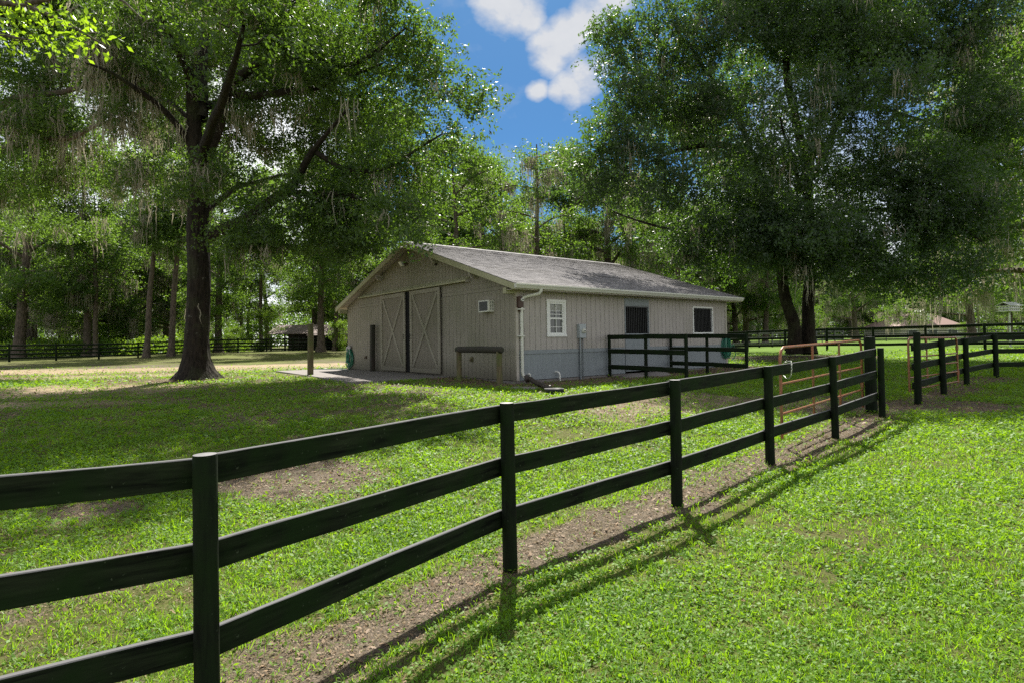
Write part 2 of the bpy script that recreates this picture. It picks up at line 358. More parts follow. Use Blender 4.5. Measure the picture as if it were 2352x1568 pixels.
# ------------------------------------------------------------------ terrain
CTRL = np.array([(-1.4, 2.6, -1.75), (0, 4.34, -1.72), (1.6, 5.7, -1.66), (3.3, 7.4, -1.63), (4.9, 8.8, -1.57), (6.7, 10.4, -1.49), (8.1, 11.5, -1.37),
    (9.7, 12.9, -1.34), (11.6, 14.7, -1.30), (14, 17, -1.22), (0, 0, -1.75), (3, 1, -1.75), (8, 5, -1.6), (14, 10, -1.45), (-5, 5, -1.65), (-10, 8, -1.5), (-6, 12, -1.3),
    (-11, 20, -1.16), (-7.1, 20.2, -1.09), (-4.5, 15.8, -1.14), (-.3, 14.3, -1.14), (-1.5, 16.2, -1.07), (.9, 13, -1.18), (.1, 15.5, -1.17), (3, 17.5, -1.15), (8, 21, -1.1), (-7, 25, -1.08), (4.5, 17, -1.15),
    (-2.5, 18.5, -1.1), (5.5, 19.5, -1.15), (14, 27.6, -.95), (20, 34, -.87), (24, 29, -.83), (21, 50, -.9), (-38, 44, -1.03), (-25, 59, -.72), (0, 60, -.8), (40, 60, -.7), (0, 120, -.5),
    (-60, 100, -.5), (60, 100, -.5), (0, -10, -1.8), (-20, 0, -1.7), (25, 0, -1.5), (-26, 28, -1.15), (31, 36, -.85)])
def gz(x, y):
    x = np.asarray(x, dtype=float); y = np.asarray(y, dtype=float); sh = x.shape; X = x.ravel()[:, None]; Y = y.ravel()[:, None]
    w = ((X - CTRL[:, 0]) ** 2 + (Y - CTRL[:, 1]) ** 2 + 1.2) ** -1.6
    z = (w @ CTRL[:, 2]) / w.sum(1) + EYE
    return z.reshape(sh)
def G(x, y): return float(gz(np.array([x]), np.array([y]))[0])

BX, BY, BYAW, BZ = .0845, 15.4903, .6732, -1.0403 + EYE         # barn corner, heading and sill height
bl = np.array([math.cos(BYAW), math.sin(BYAW)]); bw = np.array([-math.sin(BYAW), math.cos(BYAW)])
FP = [(-5.3, .1), (-3.35, 1.38), (-1.395, 2.62), (-.04, 4.34), (1.61, 5.73), (3.27, 7.36), (4.94, 8.84), (6.70, 10.45)]
def seg_dist(x, y, pts):
    d = np.full(x.shape, 1e9)
    for (ax, ay), (bx, by) in zip(pts[:-1], pts[1:]):
        dx, dy = bx - ax, by - ay; t = np.clip(((x - ax) * dx + (y - ay) * dy) / (dx * dx + dy * dy), 0, 1)
        d = np.minimum(d, np.hypot(x - ax - t * dx, y - ay - t * dy))
    return d
def vnoise(x, y, s, seed=0):
    x = x * s + seed * 17.3; y = y * s - seed * 9.1
    return (np.sin(x * 1.7 + 1.3 * np.sin(y * 1.1 + seed)) + np.sin(y * 2.1 + 1.7 * np.sin(x * .9 + 2)) + .6 * np.sin((x + y) * 3.7) + .5 * np.sin((x - y) * 5.3 + 1)) / 3.1
def ell(x, y, cx, cy, rx, ry, rot=0):
    c, s = math.cos(rot), math.sin(rot); u = (x - cx) * c + (y - cy) * s; v = -(x - cx) * s + (y - cy) * c
    return 1 - np.hypot(u / rx, v / ry)
def sm(v, k=1.0): return np.clip(v * k + .5, 0, 1)
def masks(x, y):
    nz = vnoise(x, y, 1.0) * .35 + vnoise(x, y, 3.1, 2) * .25
    fine = vnoise(x, y, 5.5, 21) * .5 + vnoise(x, y, 11, 22) * .3
    d = sm((.37 + .34 * nz + .30 * fine - seg_dist(x + .07, y - .07, FP)) / .34)
    def add(v): nonlocal d; d = np.maximum(d, v)
    add(sm(ell(x, y, -2.55, 6.9, 1.05, .85) + nz * .3, 2)); add(sm(ell(x, y, -4.3, 5.8, .55, .35) + nz * .3, 2))
    add(sm(ell(x, y, 3.3, 11.9, 2.6, 1.2, .4) + nz * 1.1, 1.6) * .8); add(sm(ell(x, y, 6.2, 12.2, 1.8, 1.4, .4) + nz * .8, 1.6) * .8)
    add(sm(ell(x, y, -10.9, 19.6, 2.0, 1.6) + nz * .5, 2)); add(sm(ell(x, y, 13.8, 27.4, 3.6, 2.6) + nz * .5, 2))
    add(sm(ell(x, y, 8.3, 11.2, 1.3, 1.0) + nz * .6, 2)); add(sm((.5 + .3 * nz - seg_dist(x, y, [(8.1, 11.5), (9.7, 12.9), (11.6, 14.7), (13.6, 16.2)])) / .4) * .9)
    add(sm(ell(x, y, -7, 15.2, 4.5, 1.7, .1) + nz * 1.1, 1.5) * .62)
    u = (x - BX) * bl[0] + (y - BY) * bl[1]; v = (x - BX) * bw[0] + (y - BY) * bw[1]
    band = np.minimum(np.minimum(v + 1.75 + nz * .5, .2 - v), np.minimum(u + .6, 11.4 - u)); add(sm(band / .5))
    bandf = np.minimum(np.minimum(u + 1.35 + nz * .6, .2 - u), np.minimum(v + .9, 4.2 - v)); add(sm(bandf / .5))
    yard = np.clip((2.5 - x) / 5, 0, 1) * np.clip((y - 6.5) / 4, 0, 1) * np.clip((42 - y) / 8, 0, 1)
    fld = sm(vnoise(x, y, .33, 5) + vnoise(x, y, 1.3, 6) * .6 + vnoise(x, y, 4, 7) * .3 - .75 + .95 * yard, 1.2) * (.6 + .12 * yard); add(fld * (np.hypot(x, y) < 60) * (1 - .8 * np.clip((x - 2 - .1 * y) / 6, 0, 1) * np.clip((y - 17) / 6, 0, 1)))
    s = np.zeros_like(x)
    road = 1 - np.abs(y - (29.5 + .16 * (x + 17) + 1.0 * np.sin(x * .35))) / (3.4 + 2.4 * nz); road = np.minimum(road, np.minimum((x + 30) / 3, (-3 - x) / 3))
    s = np.maximum(s, sm(road, 2)); s = np.maximum(s, sm(ell(x, y, -14.0, 15.8, 5.2, 2.2, .15) + nz * 1.0, 1.6) * .9); s = np.maximum(s, sm(ell(x, y, -12, 13.2, 4.0, .7, .1) + nz * .8, 1.6) * .8)
    s = np.maximum(s, sm(ell(x, y, -17, 23, 6, 1.4, .1) + nz * .9, 1.6) * .85); s = np.maximum(s, sm(ell(x, y, -10, 26.5, 7, 1.6, .1) + nz * .9, 1.6) * .7)
    d = np.maximum(d, s)
    s = np.maximum(s, .45 * sm(ell(x, y, 3.3, 11.9, 2.8, 1.3, .4) + nz, 1.6))
    return d, s
def spaced(lim, near, step, g):
    v = [0.0]; st = step
    while v[-1] < lim:
        if v[-1] > near: st *= g
        v.append(v[-1] + st)
    return np.array(v)
xp = spaced(700, 11, .14, 1.055); xs = np.concatenate([-xp[:0:-1], xp])
yp = spaced(900, 16, .14, 1.045); ys = np.concatenate([-spaced(60, .5, .5, 1.3)[:0:-1], yp])
gx, gy = np.meshgrid(xs, ys); gh = gz(gx, gy)
near_ = np.exp(-(gx ** 2 + gy ** 2) / 900)
gh = gh + (vnoise(gx, gy, 2.3, 1) * .012 + vnoise(gx, gy, 7, 3) * .006) * near_
gd, gs = masks(gx, gy)
nr, nc = gx.shape; idx = np.arange(nr * nc).reshape(nr, nc)
Q = np.stack([idx[:-1, :-1], idx[:-1, 1:], idx[1:, 1:], idx[1:, :-1]], -1).reshape(-1, 4)
me = mesh_from('ground', np.stack([gx, gy, gh], -1).reshape(-1, 3), Q, smooth=True)
glush = np.clip((gx - 2 - .1 * gy) / 6, 0, 1) * np.clip((gy - 17) / 6, 0, 1)
for nm, arr in (('dirt', gd), ('sand', gs), ('lush', glush)):
    a = me.attributes.new(nm, 'FLOAT', 'POINT'); a.data.foreach_set('value', arr.ravel().astype(np.float32))
me.materials.append(M['ground']); ground = structure(link(bpy.data.objects.new('ground', me)))

# ------------------------------------------------------------------ grass, weeds and litter
def blades(P, h, w, r, lean=.5):
    n = len(P); a = r.uniform(0, 2 * np.pi, n); la = r.uniform(0, 2 * np.pi, n); l = r.uniform(.15, 1, n) * lean
    sd = np.stack([np.cos(a), np.sin(a), np.zeros(n)], -1) * (w / 2)[:, None]
    ld = np.stack([np.cos(la), np.sin(la), np.zeros(n)], -1)
    mid = P + ld * (h * l * .35)[:, None]; mid[:, 2] += h * .6
    tip = P + ld * (h * l)[:, None]; tip[:, 2] += h * (1 - .35 * l)
    V = np.stack([P - sd, P + sd, mid + sd * .8, mid - sd * .8, tip], 1).reshape(-1, 3)
    b = np.arange(n)[:, None] * 5
    return V, b + np.array([0, 1, 2, 3]), b + np.array([3, 2, 4])
def rhombi(P, s, r, tilt=.5, wide=.42, dirs=None):
    n = len(P)
    if dirs is None:
        a = r.uniform(0, 2 * np.pi, n); t = r.normal(0, tilt, n); d = np.stack([np.cos(a) * np.cos(t), np.sin(a) * np.cos(t), np.sin(t)], -1)
    else: d = dirs / np.linalg.norm(dirs, axis=1)[:, None]
    q = r.normal(0, 1, (n, 3)); q[:, :2] *= .8 if tilt < 1 else 1; wv = np.cross(d, q if tilt >= 1 else np.stack([r.normal(0, tilt, n), r.normal(0, tilt, n), np.ones(n)], -1))
    wv /= np.linalg.norm(wv, axis=1)[:, None] + 1e-9
    S = s[:, None]
    V = np.stack([P, P + d * S * .45 + wv * S * wide * .5, P + d * S, P + d * S * .5 - wv * S * wide * .5], 1).reshape(-1, 3)
    return V, np.arange(n)[:, None] * 4 + np.array([0, 1, 2, 3])
def scatter(n, y0, y1, power, r, margin=1.0):
    """points in the wedge of pasture in front of the lens, thinning with distance"""
    u = r.uniform(0, 1, n); e = 2 - power
    y = (y0 ** e + u * (y1 ** e - y0 ** e)) ** (1 / e); x = r.uniform(-1, 1, n) * (y * .93 + margin)
    return x, y
def inside_barn(x, y, pad=0.05):
    u = (x - BX) * bl[0] + (y - BY) * bl[1]; v = (x - BX) * bw[0] + (y - BY) * bw[1]
    barn = (u > -pad) & (u < 10.4 + pad) & (v > -pad) & (v < 11.4)
    slab = (u > -3.25) & (u < .1) & (v > 3.2) & (v < 12.4)
    return barn | slab
def stuff(o, label, cat): tag(o, label, cat); o['kind'] = 'stuff'; return o
r = np.random.default_rng(3)
def field(n, kind):
    x, y = scatter(n, 1.25, 42, 1.62, r)
    d, s = masks(x, y); tuft = vnoise(x, y, 1.6, 4) * .4 + vnoise(x, y, 6.0, 8) * .4 + vnoise(x, y, 15.0, 9) * .7 * (y < 9)
    keep = (r.uniform(0, 1, n) > d * .98 - .10 + np.clip(-tuft, 0, 1) * .95) & (r.uniform(0, 1, n) < 1.45 - y / 24) & ~inside_barn(x, y)
    if kind == 'weed': keep &= (vnoise(x, y, .8, 11) + vnoise(x, y, 3, 12) * .5 + vnoise(x, y, 9, 13) * .6 + r.normal(0, .3, n) > -.2)
    else: keep &= (vnoise(x, y, .7, 14) + vnoise(x, y, 4, 15) * .6 + r.normal(0, .35, n) > -.35)
    x, y, tuft = x[keep], y[keep], tuft[keep]; z = gz(x, y) - .004
    return x, y, z, np.clip(tuft, -1, 1)
x, y, z, tf = field(620000, 'grass'); sc = np.clip(y / 3.2, .62, 9) ** .72
h = (.026 + .046 * r.random(len(x)) ** 2) * (1 + .5 * tf) * np.clip(sc, .9, 1.5) ** .5 * np.where(y > 9, .8, 1); w = .0038 * sc * (1 + .5 * r.random(len(x)))
V, Qb, Tb = blades(np.stack([x, y, z], -1), h, w, r, 1.9)
me = mesh_from('grass', V, Qb, Tb); me.materials.append(M['grass']); stuff(link(bpy.data.objects.new('grass', me)), 'short bright green pasture grass covering the field', 'grass')
x, y, z, tf = field(1050000, 'weed'); sc = np.clip(y / 3.2, .7, 9) ** .60
Pw = np.stack([x, y, z + r.uniform(.006, .032, len(x)) * np.clip(sc, .8, 2)], -1)
V, Qw = rhombi(Pw, .019 * sc * r.uniform(.5, 1.9, len(x)), r, .5, .55)
me = mesh_from('ground_cover', V, Qw); me.materials.append(M['weed']); stuff(link(bpy.data.objects.new('ground_cover', me)), 'small leafy weeds growing among the grass', 'weeds')
n = 330000; x, y = scatter(n, 1.4, 30, 1.55, r); d, s = masks(x, y)
k = (r.uniform(0, 1, n) < d * .8 + .10 * (vnoise(x, y, 1.1, 31) > .1) + .03 - s * .6) & ~inside_barn(x, y); x, y = x[k], y[k]; sc = np.clip(y / 4, .8, 6) ** .6
V, Ql = rhombi(np.stack([x, y, gz(x, y) + r.uniform(.002, .014, len(x))], -1), np.where(r.random(len(x)) < .09, .045, .017) * sc * r.uniform(.6, 1.3, len(x)), r, .3, .45)
me = mesh_from('leaf_litter', V, Ql); me.materials.append(M['dry']); stuff(link(bpy.data.objects.new('leaf_litter', me)), 'dry tan leaves and chips lying on the bare earth', 'leaf litter')

cx_, cy_ = scatter(5200, 1.3, 22, 1.3, r); d, s = masks(cx_, cy_); k = (d < .75) & ~inside_barn(cx_, cy_) & (s < .3) & (r.random(len(cx_)) < .25 + .6 * (vnoise(cx_, cy_, .9, 40) > .05)); cx_, cy_ = cx_[k], cy_[k]
nb_ = 16; rad_ = r.uniform(.02, .06, len(cx_)); x = (cx_[:, None] + r.normal(0, 1, (len(cx_), nb_)) * rad_[:, None]).ravel(); y = (cy_[:, None] + r.normal(0, 1, (len(cx_), nb_)) * rad_[:, None]).ravel()
hh = (r.uniform(.05, .125, len(cx_))[:, None] * r.uniform(.5, 1.1, (len(cx_), nb_))).ravel()
V, Qb, Tb = blades(np.stack([x, y, gz(x, y) - .004], -1), hh, .0045 * np.clip(y / 3.2, .7, 5) ** .6, r, .9)
me = mesh_from('grass_tufts', V, Qb, Tb); me.materials.append(M['grass']); stuff(link(bpy.data.objects.new('grass_tufts', me)), 'taller tufts of green grass standing out of the short turf', 'grass')
x, y = scatter(300000, 1.25, 26, 1.6, r); d, s = masks(x, y); tn = vnoise(x, y, 1.6, 4) * .5 + vnoise(x, y, 6.0, 8) * .5
k = (r.uniform(0, 1, len(x)) < .07 + .55 * np.clip(-tn, 0, 1) + .5 * d) & ~inside_barn(x, y) & (s < .6); x, y = x[k], y[k]; sc = np.clip(y / 3.2, .7, 8) ** .7
V, Qb, Tb = blades(np.stack([x, y, gz(x, y) + .002], -1), .018 * sc ** .6 * r.uniform(.5, 1.5, len(x)), .003 * sc, r, 3.2)
me = mesh_from('dry_grass', V, Qb, Tb); me.materials.append(M['straw']); stuff(link(bpy.data.objects.new('dry_grass', me)), 'dead straw-coloured grass matted between the green tufts', 'dry grass')

# ------------------------------------------------------------------ fences
def board(parent, a, b, hgt, th, mat, name='rail'):
    a = Vector(a); b = Vector(b); L_ = (b - a).length
    m = MB(); n = 6; dz = [random.uniform(-.004, .004) for _ in range(n + 1)]; dz[0] = dz[n] = 0
    rings = []
    for i in range(n + 1):
        x = L_ * i / n; t = dz[i]; c = .004
        rings.append([(x, -th / 2 + c, -hgt / 2 + t), (x, th / 2 - c, -hgt / 2 + t), (x, th / 2, -hgt / 2 + c + t), (x, th / 2, hgt / 2 - c + t), (x, th / 2 - c, hgt / 2 + t), (x, -th / 2 + c, hgt / 2 + t), (x, -th / 2, hgt / 2 - c + t), (x, -th / 2, -hgt / 2 + c + t)])
    Fs = []
    for i in range(n):
        for q in range(8): Fs.append((i * 8 + q, i * 8 + (q + 1) % 8, (i + 1) * 8 + (q + 1) % 8, (i + 1) * 8 + q))
    Fs += [tuple(range(8)), tuple(n * 8 + q for q in range(8))]
    m.add([p for rg in rings for p in rg], Fs); o = m.build(name, mat, parent)
    d = (b - a).normalized(); o.rotation_euler = (0, -math.asin(d.z), math.atan2(d.y, d.x)); o.location = a - Vector(parent.location); return o
def round_post(parent, p, h, rad, mat, top=None, lean=(0, 0), n=18, name='post', square=False):
    m = MB(); pr = 2 if not square else 8
    prof = [(rad * 1.0, -.25), (rad * 1.02, .0), (rad, .2), (rad * .98, h * .5), (rad * .97, h - .012), (rad * .93, h)]
    m.lathe(prof, n if not square else 20, power=pr); o = m.build(name, mat, parent); o.location = Vector(p) - Vector(parent.location); o.rotation_euler = (lean[0], lean[1], random.uniform(0, .4) if not square else parent.get('rz', .75))
    if top:
        t = MB(); k = n if not square else 20; V = []
        for q in range(k):
            a = 2 * math.pi * q / k; ca, sa = math.cos(a), math.sin(a); qq = (abs(ca) ** pr + abs(sa) ** pr) ** (-1 / pr); V.append((rad * .93 * ca * qq, rad * .93 * sa * qq, h))
        V.append((0, 0, h + .004)); t.add(V, [(q, (q + 1) % k, k) for q in range(k)]); t.build('post_top', top, o)
    else:
        o.data
    return o
def fence(label, posts, rails, hgt, board_h, rad, side, mat_b, mat_p, top=None, th=.032, group=None, cap=True, heights=None, last_board=True, square=False, over=0):
    """posts: ground points; side: +1 puts the boards on the left of the walking direction"""
    f = thing('board_fence', label, 'fence', (posts[0][0], posts[0][1], G(*posts[0])), 0, group)
    pz = [G(*p) for p in posts]
    for i, p in enumerate(posts):
        hh = heights[i] if heights else hgt
        round_post(f, (p[0], p[1], pz[i]), hh, rad * random.uniform(.95, 1.05), mat_p, top or mat_p, (random.uniform(-.01, .01), random.uniform(-.01, .01)), square=square)
    for i in range(len(posts) - 1):
        a, b = Vector((*posts[i], pz[i])), Vector((*posts[i + 1], pz[i + 1])); d = (b - a); d.z = 0; d.normalize(); nrm = Vector((-d.y, d.x, 0)) * side * (rad + th / 2 + .003)
        for q, hz in enumerate(rails):
            ea = .003 if i else -over; eb = .003 if i < len(posts) - 2 else -over
            board(f, a + nrm + Vector((0, 0, hz + random.uniform(-.008, .008))) + d * ea, b + nrm + Vector((0, 0, hz + random.uniform(-.008, .008))) - d * eb, board_h, th, mat_b)
    return f
R3 = (.365, .765, 1.165)
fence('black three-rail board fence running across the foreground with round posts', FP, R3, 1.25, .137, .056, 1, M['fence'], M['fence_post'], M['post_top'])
fence('black three-rail fence on the right starting at the open gateway', [(8.10, 11.5), (9.67, 12.9), (11.61, 14.7), (13.64, 16.2), (16.1, 16.5), (18.6, 16.8)], (.36, .74, 1.12), 1.22, .135, .062, 1, M['fence'], M['fence_post'], M['post_top'], heights=[1.43, 1.25, 1.19, 1.21, 1.25, 1.25])
gp = thing('gate_post', 'thick black gate post beside the end of the foreground fence', 'post', (6.84, 10.98, G(6.84, 10.98)))
gp['rz'] = .3; round_post(gp, gp.location, 1.43, .10, M['fence_post'], M['post_top'])
# paddock wings standing out from the side wall of the barn
def wall_pt(u, v): q = np.array([BX, BY]) + bl * u + bw * v; return (float(q[0]), float(q[1]))
w1 = [wall_pt(3.62, -.12), wall_pt(3.62, -1.5), wall_pt(3.62, -2.85)]
w2 = [wall_pt(6.72, -.12), wall_pt(6.72, -1.5), wall_pt(6.72, -2.85)]
fence('short black fence wing nearer the drainpipe corner, standing out from the barn side wall', w1, (.32, .80, 1.22), 1.29, .14, .05, -1, M['fence'], M['fence_post'], group='fence wings beside the barn')
fence('short black fence wing in front of the far stall window of the barn', w2, (.32, .80, 1.22), 1.29, .14, .05, -1, M['fence'], M['fence_post'], group='fence wings beside the barn')
# far fences
def line(a, b, n0, n1, step):
    a = np.array(a, float); b = np.array(b, float); d = (b - a) / np.linalg.norm(b - a); return [tuple(a + d * step * k) for k in range(n0, n1 + 1)]
LF = line((-38.6, 44), (-25, 59), -2, 13, 2.85)
fence('long black four-rail fence in front of the woods on the left', LF, (.28, .60, .92, 1.25), 1.38, .14, .07, 1, M['fence'], M['fence_post'])
RF = line((19.1, 34.8), (24.8, 28.2), -3, 7, 2.5)
fence('black three-rail fence crossing behind the right gateway at eye level', RF, (.35, .80, 1.27), 1.36, .15, .065, 1, M['fence'], M['fence_post'])
BF = line((19.5, 48), (23.9, 52), -5, 9, 2.6)
fence('weathered grey-black fence beyond the right end of the barn', BF, (.40, .80, 1.20), 1.35, .15, .07, 1, M['grey_fence'], M['grey_fence'])
FF = line((40, 74), (80, 70), -6, 16, 2.6)
fence('farthest dark fence along the lawn before the distant house', FF, (.3, .62, .94, 1.25), 1.35, .12, .06, 1, M['grey_fence'], M['grey_fence'])

# ------------------------------------------------------------------ gates
def gate(label, a, b, zs_a, zs_b, n_st, group, lo):
    a = Vector(a); b = Vector(b); g = thing('pipe_gate', label, 'gate', (a.x, a.y, G(a.x, a.y)), 0, group); o0 = Vector(g.location)
    rp = .021; d = (b - a)
    def P(t, za, zb): p = a + d * t; return Vector((p.x, p.y, EYE + za + (zb - za) * t)) - o0
    rd = .14 / d.length
    m = MB(); pts = [P(0, zs_a[-1] - lo, zs_b[-1] - lo), P(0, zs_a[0] - .16, zs_b[0] - .16), P(rd * .25, zs_a[0] - .05, zs_b[0] - .05), P(rd, zs_a[0], zs_b[0]),
                     P(1 - rd, zs_a[0], zs_b[0]), P(1 - rd * .25, zs_a[0] - .05, zs_b[0] - .05), P(1, zs_a[0] - .16, zs_b[0] - .16), P(1, zs_a[-1] - lo, zs_b[-1] - lo)]
    m.tube(pts, rp, 12); m.build('frame', M['gate'], g)
    for za, zb in zip(zs_a[1:], zs_b[1:]):
        m = MB(); m.tube([P(.006, za, zb), P(.994, za, zb)], rp * .8, 10); m.build('bar', M['gate'], g)
    for k in range(1, n_st):
        t = k / n_st; m = MB(); m.tube([P(t, zs_a[0], zs_b[0]), P(t, zs_a[-1] - .02, zs_b[-1] - .02)], rp * .82, 10); m.build('upright', M['gate'], g)
    for zh in (-.25, -.85):
        m = MB(); q = P(1 if n_st == 3 else 0, zs_a[0] + zh, zs_b[0] + zh); m.tube([q + Vector((0, 0, -.05)), q + Vector((0, 0, .05))], .034, 10); m.build('hinge', M['gate'], g)
    return g
gate('rusty red pipe gate leaning open behind the foreground fence', (3.87, 8.30, 0), (6.72, 11.05, 0), (-.155, -.68, -1.11, -1.40), (-.09, -.60, -1.03, -1.31), 3, 'red pipe gates', .06)
gate('rusty red pipe gate swung open behind the right fence', (8.02, 11.62, 0), (10.85, 14.0, 0), (-.06, -.45, -.66, -.86, -1.10), (-.08, -.46, -.68, -.90, -1.14), 3, 'red pipe gates', .04)
ch = MB(); c0 = at(1832 + 5, 832, 7.95)
cpts = [at(1800, 833, 8.0), at(1809, 829, 7.9), at(1816, 829, 7.82), at(1818, 838, 7.76), at(1818, 850, 7.75), at(1817, 861, 7.76), at(1813, 868, 7.8), at(1806, 868, 7.86), at(1800, 862, 7.92)]
dens = []
for i in range(len(cpts) - 1):
    for k in range(3): dens.append(cpts[i].lerp(cpts[i + 1], k / 3))
dens.append(cpts[-1])
for i in range(len(dens) - 1):
    a, b = dens[i], dens[i + 1]; d = (b - a).normalized(); s_ = d.orthogonal().normalized()
    if i % 2: s_ = d.cross(s_)
    a = a - d * .006; b = b + d * .006
    ch.tube([a - s_ * .007, a + s_ * .007, b + s_ * .007, b - s_ * .007, a - s_ * .007], .0028, 5)
co = ch.build('chain', M['chain']); tag(co, 'steel chain looped over the top fence rail by the red gate', 'chain')

# ------------------------------------------------------------------ the barn (local x along the side wall, y along the gable front)
LN, WD, EH = 10.4, 11.33, 2.55; MID = 5.62; APEX = 4.50; SL = (APEX - EH) / (MID + .44); OH = .374
barn = thing('horse_barn', 'low taupe horse barn with gabled grey shingle roof and sliding doors', 'barn', (BX, BY, BZ), BYAW)
def roof_z(y): return APEX - SL * abs(y - MID) if True else 0
def rects(u0, u1, z0, z1, holes):
    us = sorted({u0, u1, *[h[0] for h in holes if u0 < h[0] < u1], *[h[1] for h in holes if u0 < h[1] < u1]}); R = []
    for a, b in zip(us[:-1], us[1:]):
        cur = [(z0, z1)]
        for h in holes:
            if h[0] < b - 1e-6 and h[1] > a + 1e-6:
                nx = []
                for c, d in cur:
                    if h[2] > c: nx.append((c, min(d, h[2])))
                    if h[3] < d: nx.append((max(c, h[3]), d))
                cur = [q for q in nx if q[1] - q[0] > 1e-4]
        R += [(a, b, c, d) for c, d in cur]
    return R
side_holes = [(1.21, 1.79, 1.20, 2.12), (4.47, 5.69, 0, 2.10), (8.22, 9.42, 1.22, 2.13)]
m = MB(); pl = .2032
u = .10
while u < LN - .1:
    e = min(u + pl - .013, LN - .1)
    for a, b, c, d in rects(u, e, .788, 2.50, side_holes): m.box(a, b, -.018, 0.0, c, d)
    u += pl
m.build('side_wall', M['siding'], barn)
m = MB()
for a, b, c, d in rects(.02, LN - .02, 0, 2.50, side_holes): m.box(a, b, .002, .06, c, d)
m.build('wall_backing', M['backing'], barn)
m = MB()
for a, b in ((.10, 4.46), (5.70, LN - .1)): m.box(a, b, -.012, 0.0, -.03, .678)
m.build('lower_panel', M['lower'], barn)
m = MB()
for a, b in ((.10, 4.46), (5.70, LN - .1)): m.box(a, b, -.034, -.0, .680, .786)
m.build('band_board', M['lower'], barn, .004)
m = MB(); m.box(0.0, .098, -.036, -.0, -.04, 2.44); m.box(LN - .098, LN, -.036, 0, -.04, 2.44); m.build('corner_trim', M['trim'], barn, .004)
# other walls (behind)
m = MB(); m.prism([(0.06, 0), (WD, 0), (WD, roof_z(WD) - .1), (MID, APEX - .1), (0.06, roof_z(0) - .1)], 'x', LN - .02, LN + .0); m.box(.02, LN - .02, WD - .05, WD, 0, 2.5); m.build('rear_wall', M['siding'], barn)
m = MB(); m.box(-.02, LN + .02, -.04, .0, -.32, -.045); m.box(-.045, .0, -.04, WD, -.32, -.045); m.build('foundation', M['concrete'], barn)
# gable front, planks cut to the rake
def gable_plank(mb, a, b, z0, x0=-.018, x1=0.0):
    def top(y): return roof_z(y) - .12
    mb.prism([(a, z0), (b, z0), (b, top(b))] + ([(MID, top(MID))] if a < MID < b else []) + [(a, top(a))], 'x', x0, x1)
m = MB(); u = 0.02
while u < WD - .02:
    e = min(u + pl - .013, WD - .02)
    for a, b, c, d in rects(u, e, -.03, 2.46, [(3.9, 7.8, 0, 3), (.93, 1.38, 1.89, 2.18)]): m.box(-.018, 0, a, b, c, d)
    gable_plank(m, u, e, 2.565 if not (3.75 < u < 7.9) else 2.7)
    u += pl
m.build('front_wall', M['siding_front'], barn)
m = MB()
for a, b, c, d in rects(.02, WD - .02, 0, 2.5, [(5.0, 6.7, 0, 2.5)]): m.box(.002, .05, a, b, c, d)
m.prism([(.02, 2.5), (WD - .02, 2.5), (WD - .02, 2.5), (MID, APEX - .16), (.02, 2.51)], 'x', .002, .05)
m.build('gable_backing', M['backing'], barn)
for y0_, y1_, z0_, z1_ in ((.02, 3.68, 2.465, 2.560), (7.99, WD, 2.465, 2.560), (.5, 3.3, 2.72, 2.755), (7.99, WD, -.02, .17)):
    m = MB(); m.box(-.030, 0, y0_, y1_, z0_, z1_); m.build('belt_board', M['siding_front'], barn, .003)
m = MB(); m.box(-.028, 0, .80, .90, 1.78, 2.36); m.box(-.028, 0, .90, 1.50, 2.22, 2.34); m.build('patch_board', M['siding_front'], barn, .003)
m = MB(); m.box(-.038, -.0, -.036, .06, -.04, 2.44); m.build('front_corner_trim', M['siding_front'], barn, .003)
m = MB(); m.box(.35, LN - .3, .35, WD - .3, -.02, .01); m.box(3.9, 4.0, .1, 5, 0, 2.5); m.box(.3, LN - .1, 3.6, 3.7, 0, 2.6); m.build('inner_partition', M['inside'], barn)
# roof: courses of shingles as stepped strips
def roof_side(sgn, name):
    o = MB(); ridge = Vector((0, MID, APEX)); half = MID + .44; slope = math.hypot(half, half * SL); nco = int(slope / .1345); cw = slope / nco
    ux = -sgn * half / slope; uz = -half * SL / slope    # down-slope direction in (y, z)
    nyz = Vector((0, -sgn * -uz, abs(ux)))               # outward normal
    nyz = Vector((0, (-uz) * (-sgn), abs(ux))).normalized()
    for k in range(nco):
        s0, s1 = k * cw, (k + 1) * cw + .004
        a = ridge + Vector((0, ux, uz)) * s0; b = ridge + Vector((0, ux, uz)) * s1; t0, t1 = .001, .014
        x0, x1 = -OH - .015, LN + OH + .015
        seg = 40
        for q in range(seg):
            xa = x0 + (x1 - x0) * q / seg; xb = x0 + (x1 - x0) * (q + 1) / seg; j = random.uniform(0, .003)
            P = [a + nyz * t0, b + nyz * (t1 + j), b - nyz * .006, a - nyz * .006]
            if q % 1 == 0:
                V = [(xa, p.y, p.z) for p in P] + [(xb, p.y, p.z) for p in P]
                o.add(V, [(0, 1, 5, 4), (1, 2, 6, 5)] + ([(0, 3, 2, 1)] if q == 0 else []) + ([(4, 5, 6, 7)] if q == seg - 1 else []))
    ob = o.build(name, M['shingle'], barn, recalc=False); return ob
rfo = MB()
zt = lambda y: roof_z(y) - .022
rfo.prism([(-.42, zt(-.42)), (MID, zt(MID)), (MID, zt(MID) - .05), (-.42, zt(-.42) - .05)], 'x', -OH + .02, LN + OH - .02)
rfo.prism([(WD + .38, zt(WD + .38)), (MID, zt(MID)), (MID, zt(MID) - .05), (WD + .38, zt(WD + .38) - .05)], 'x', -OH + .02, LN + OH - .02)
roof = rfo.build('roof', M['trim'], barn)
for s_, nm in ((1, 'shingles'), (-1, 'shingles')):
    ob = roof_side(s_, nm); ob.parent = roof
m = MB()
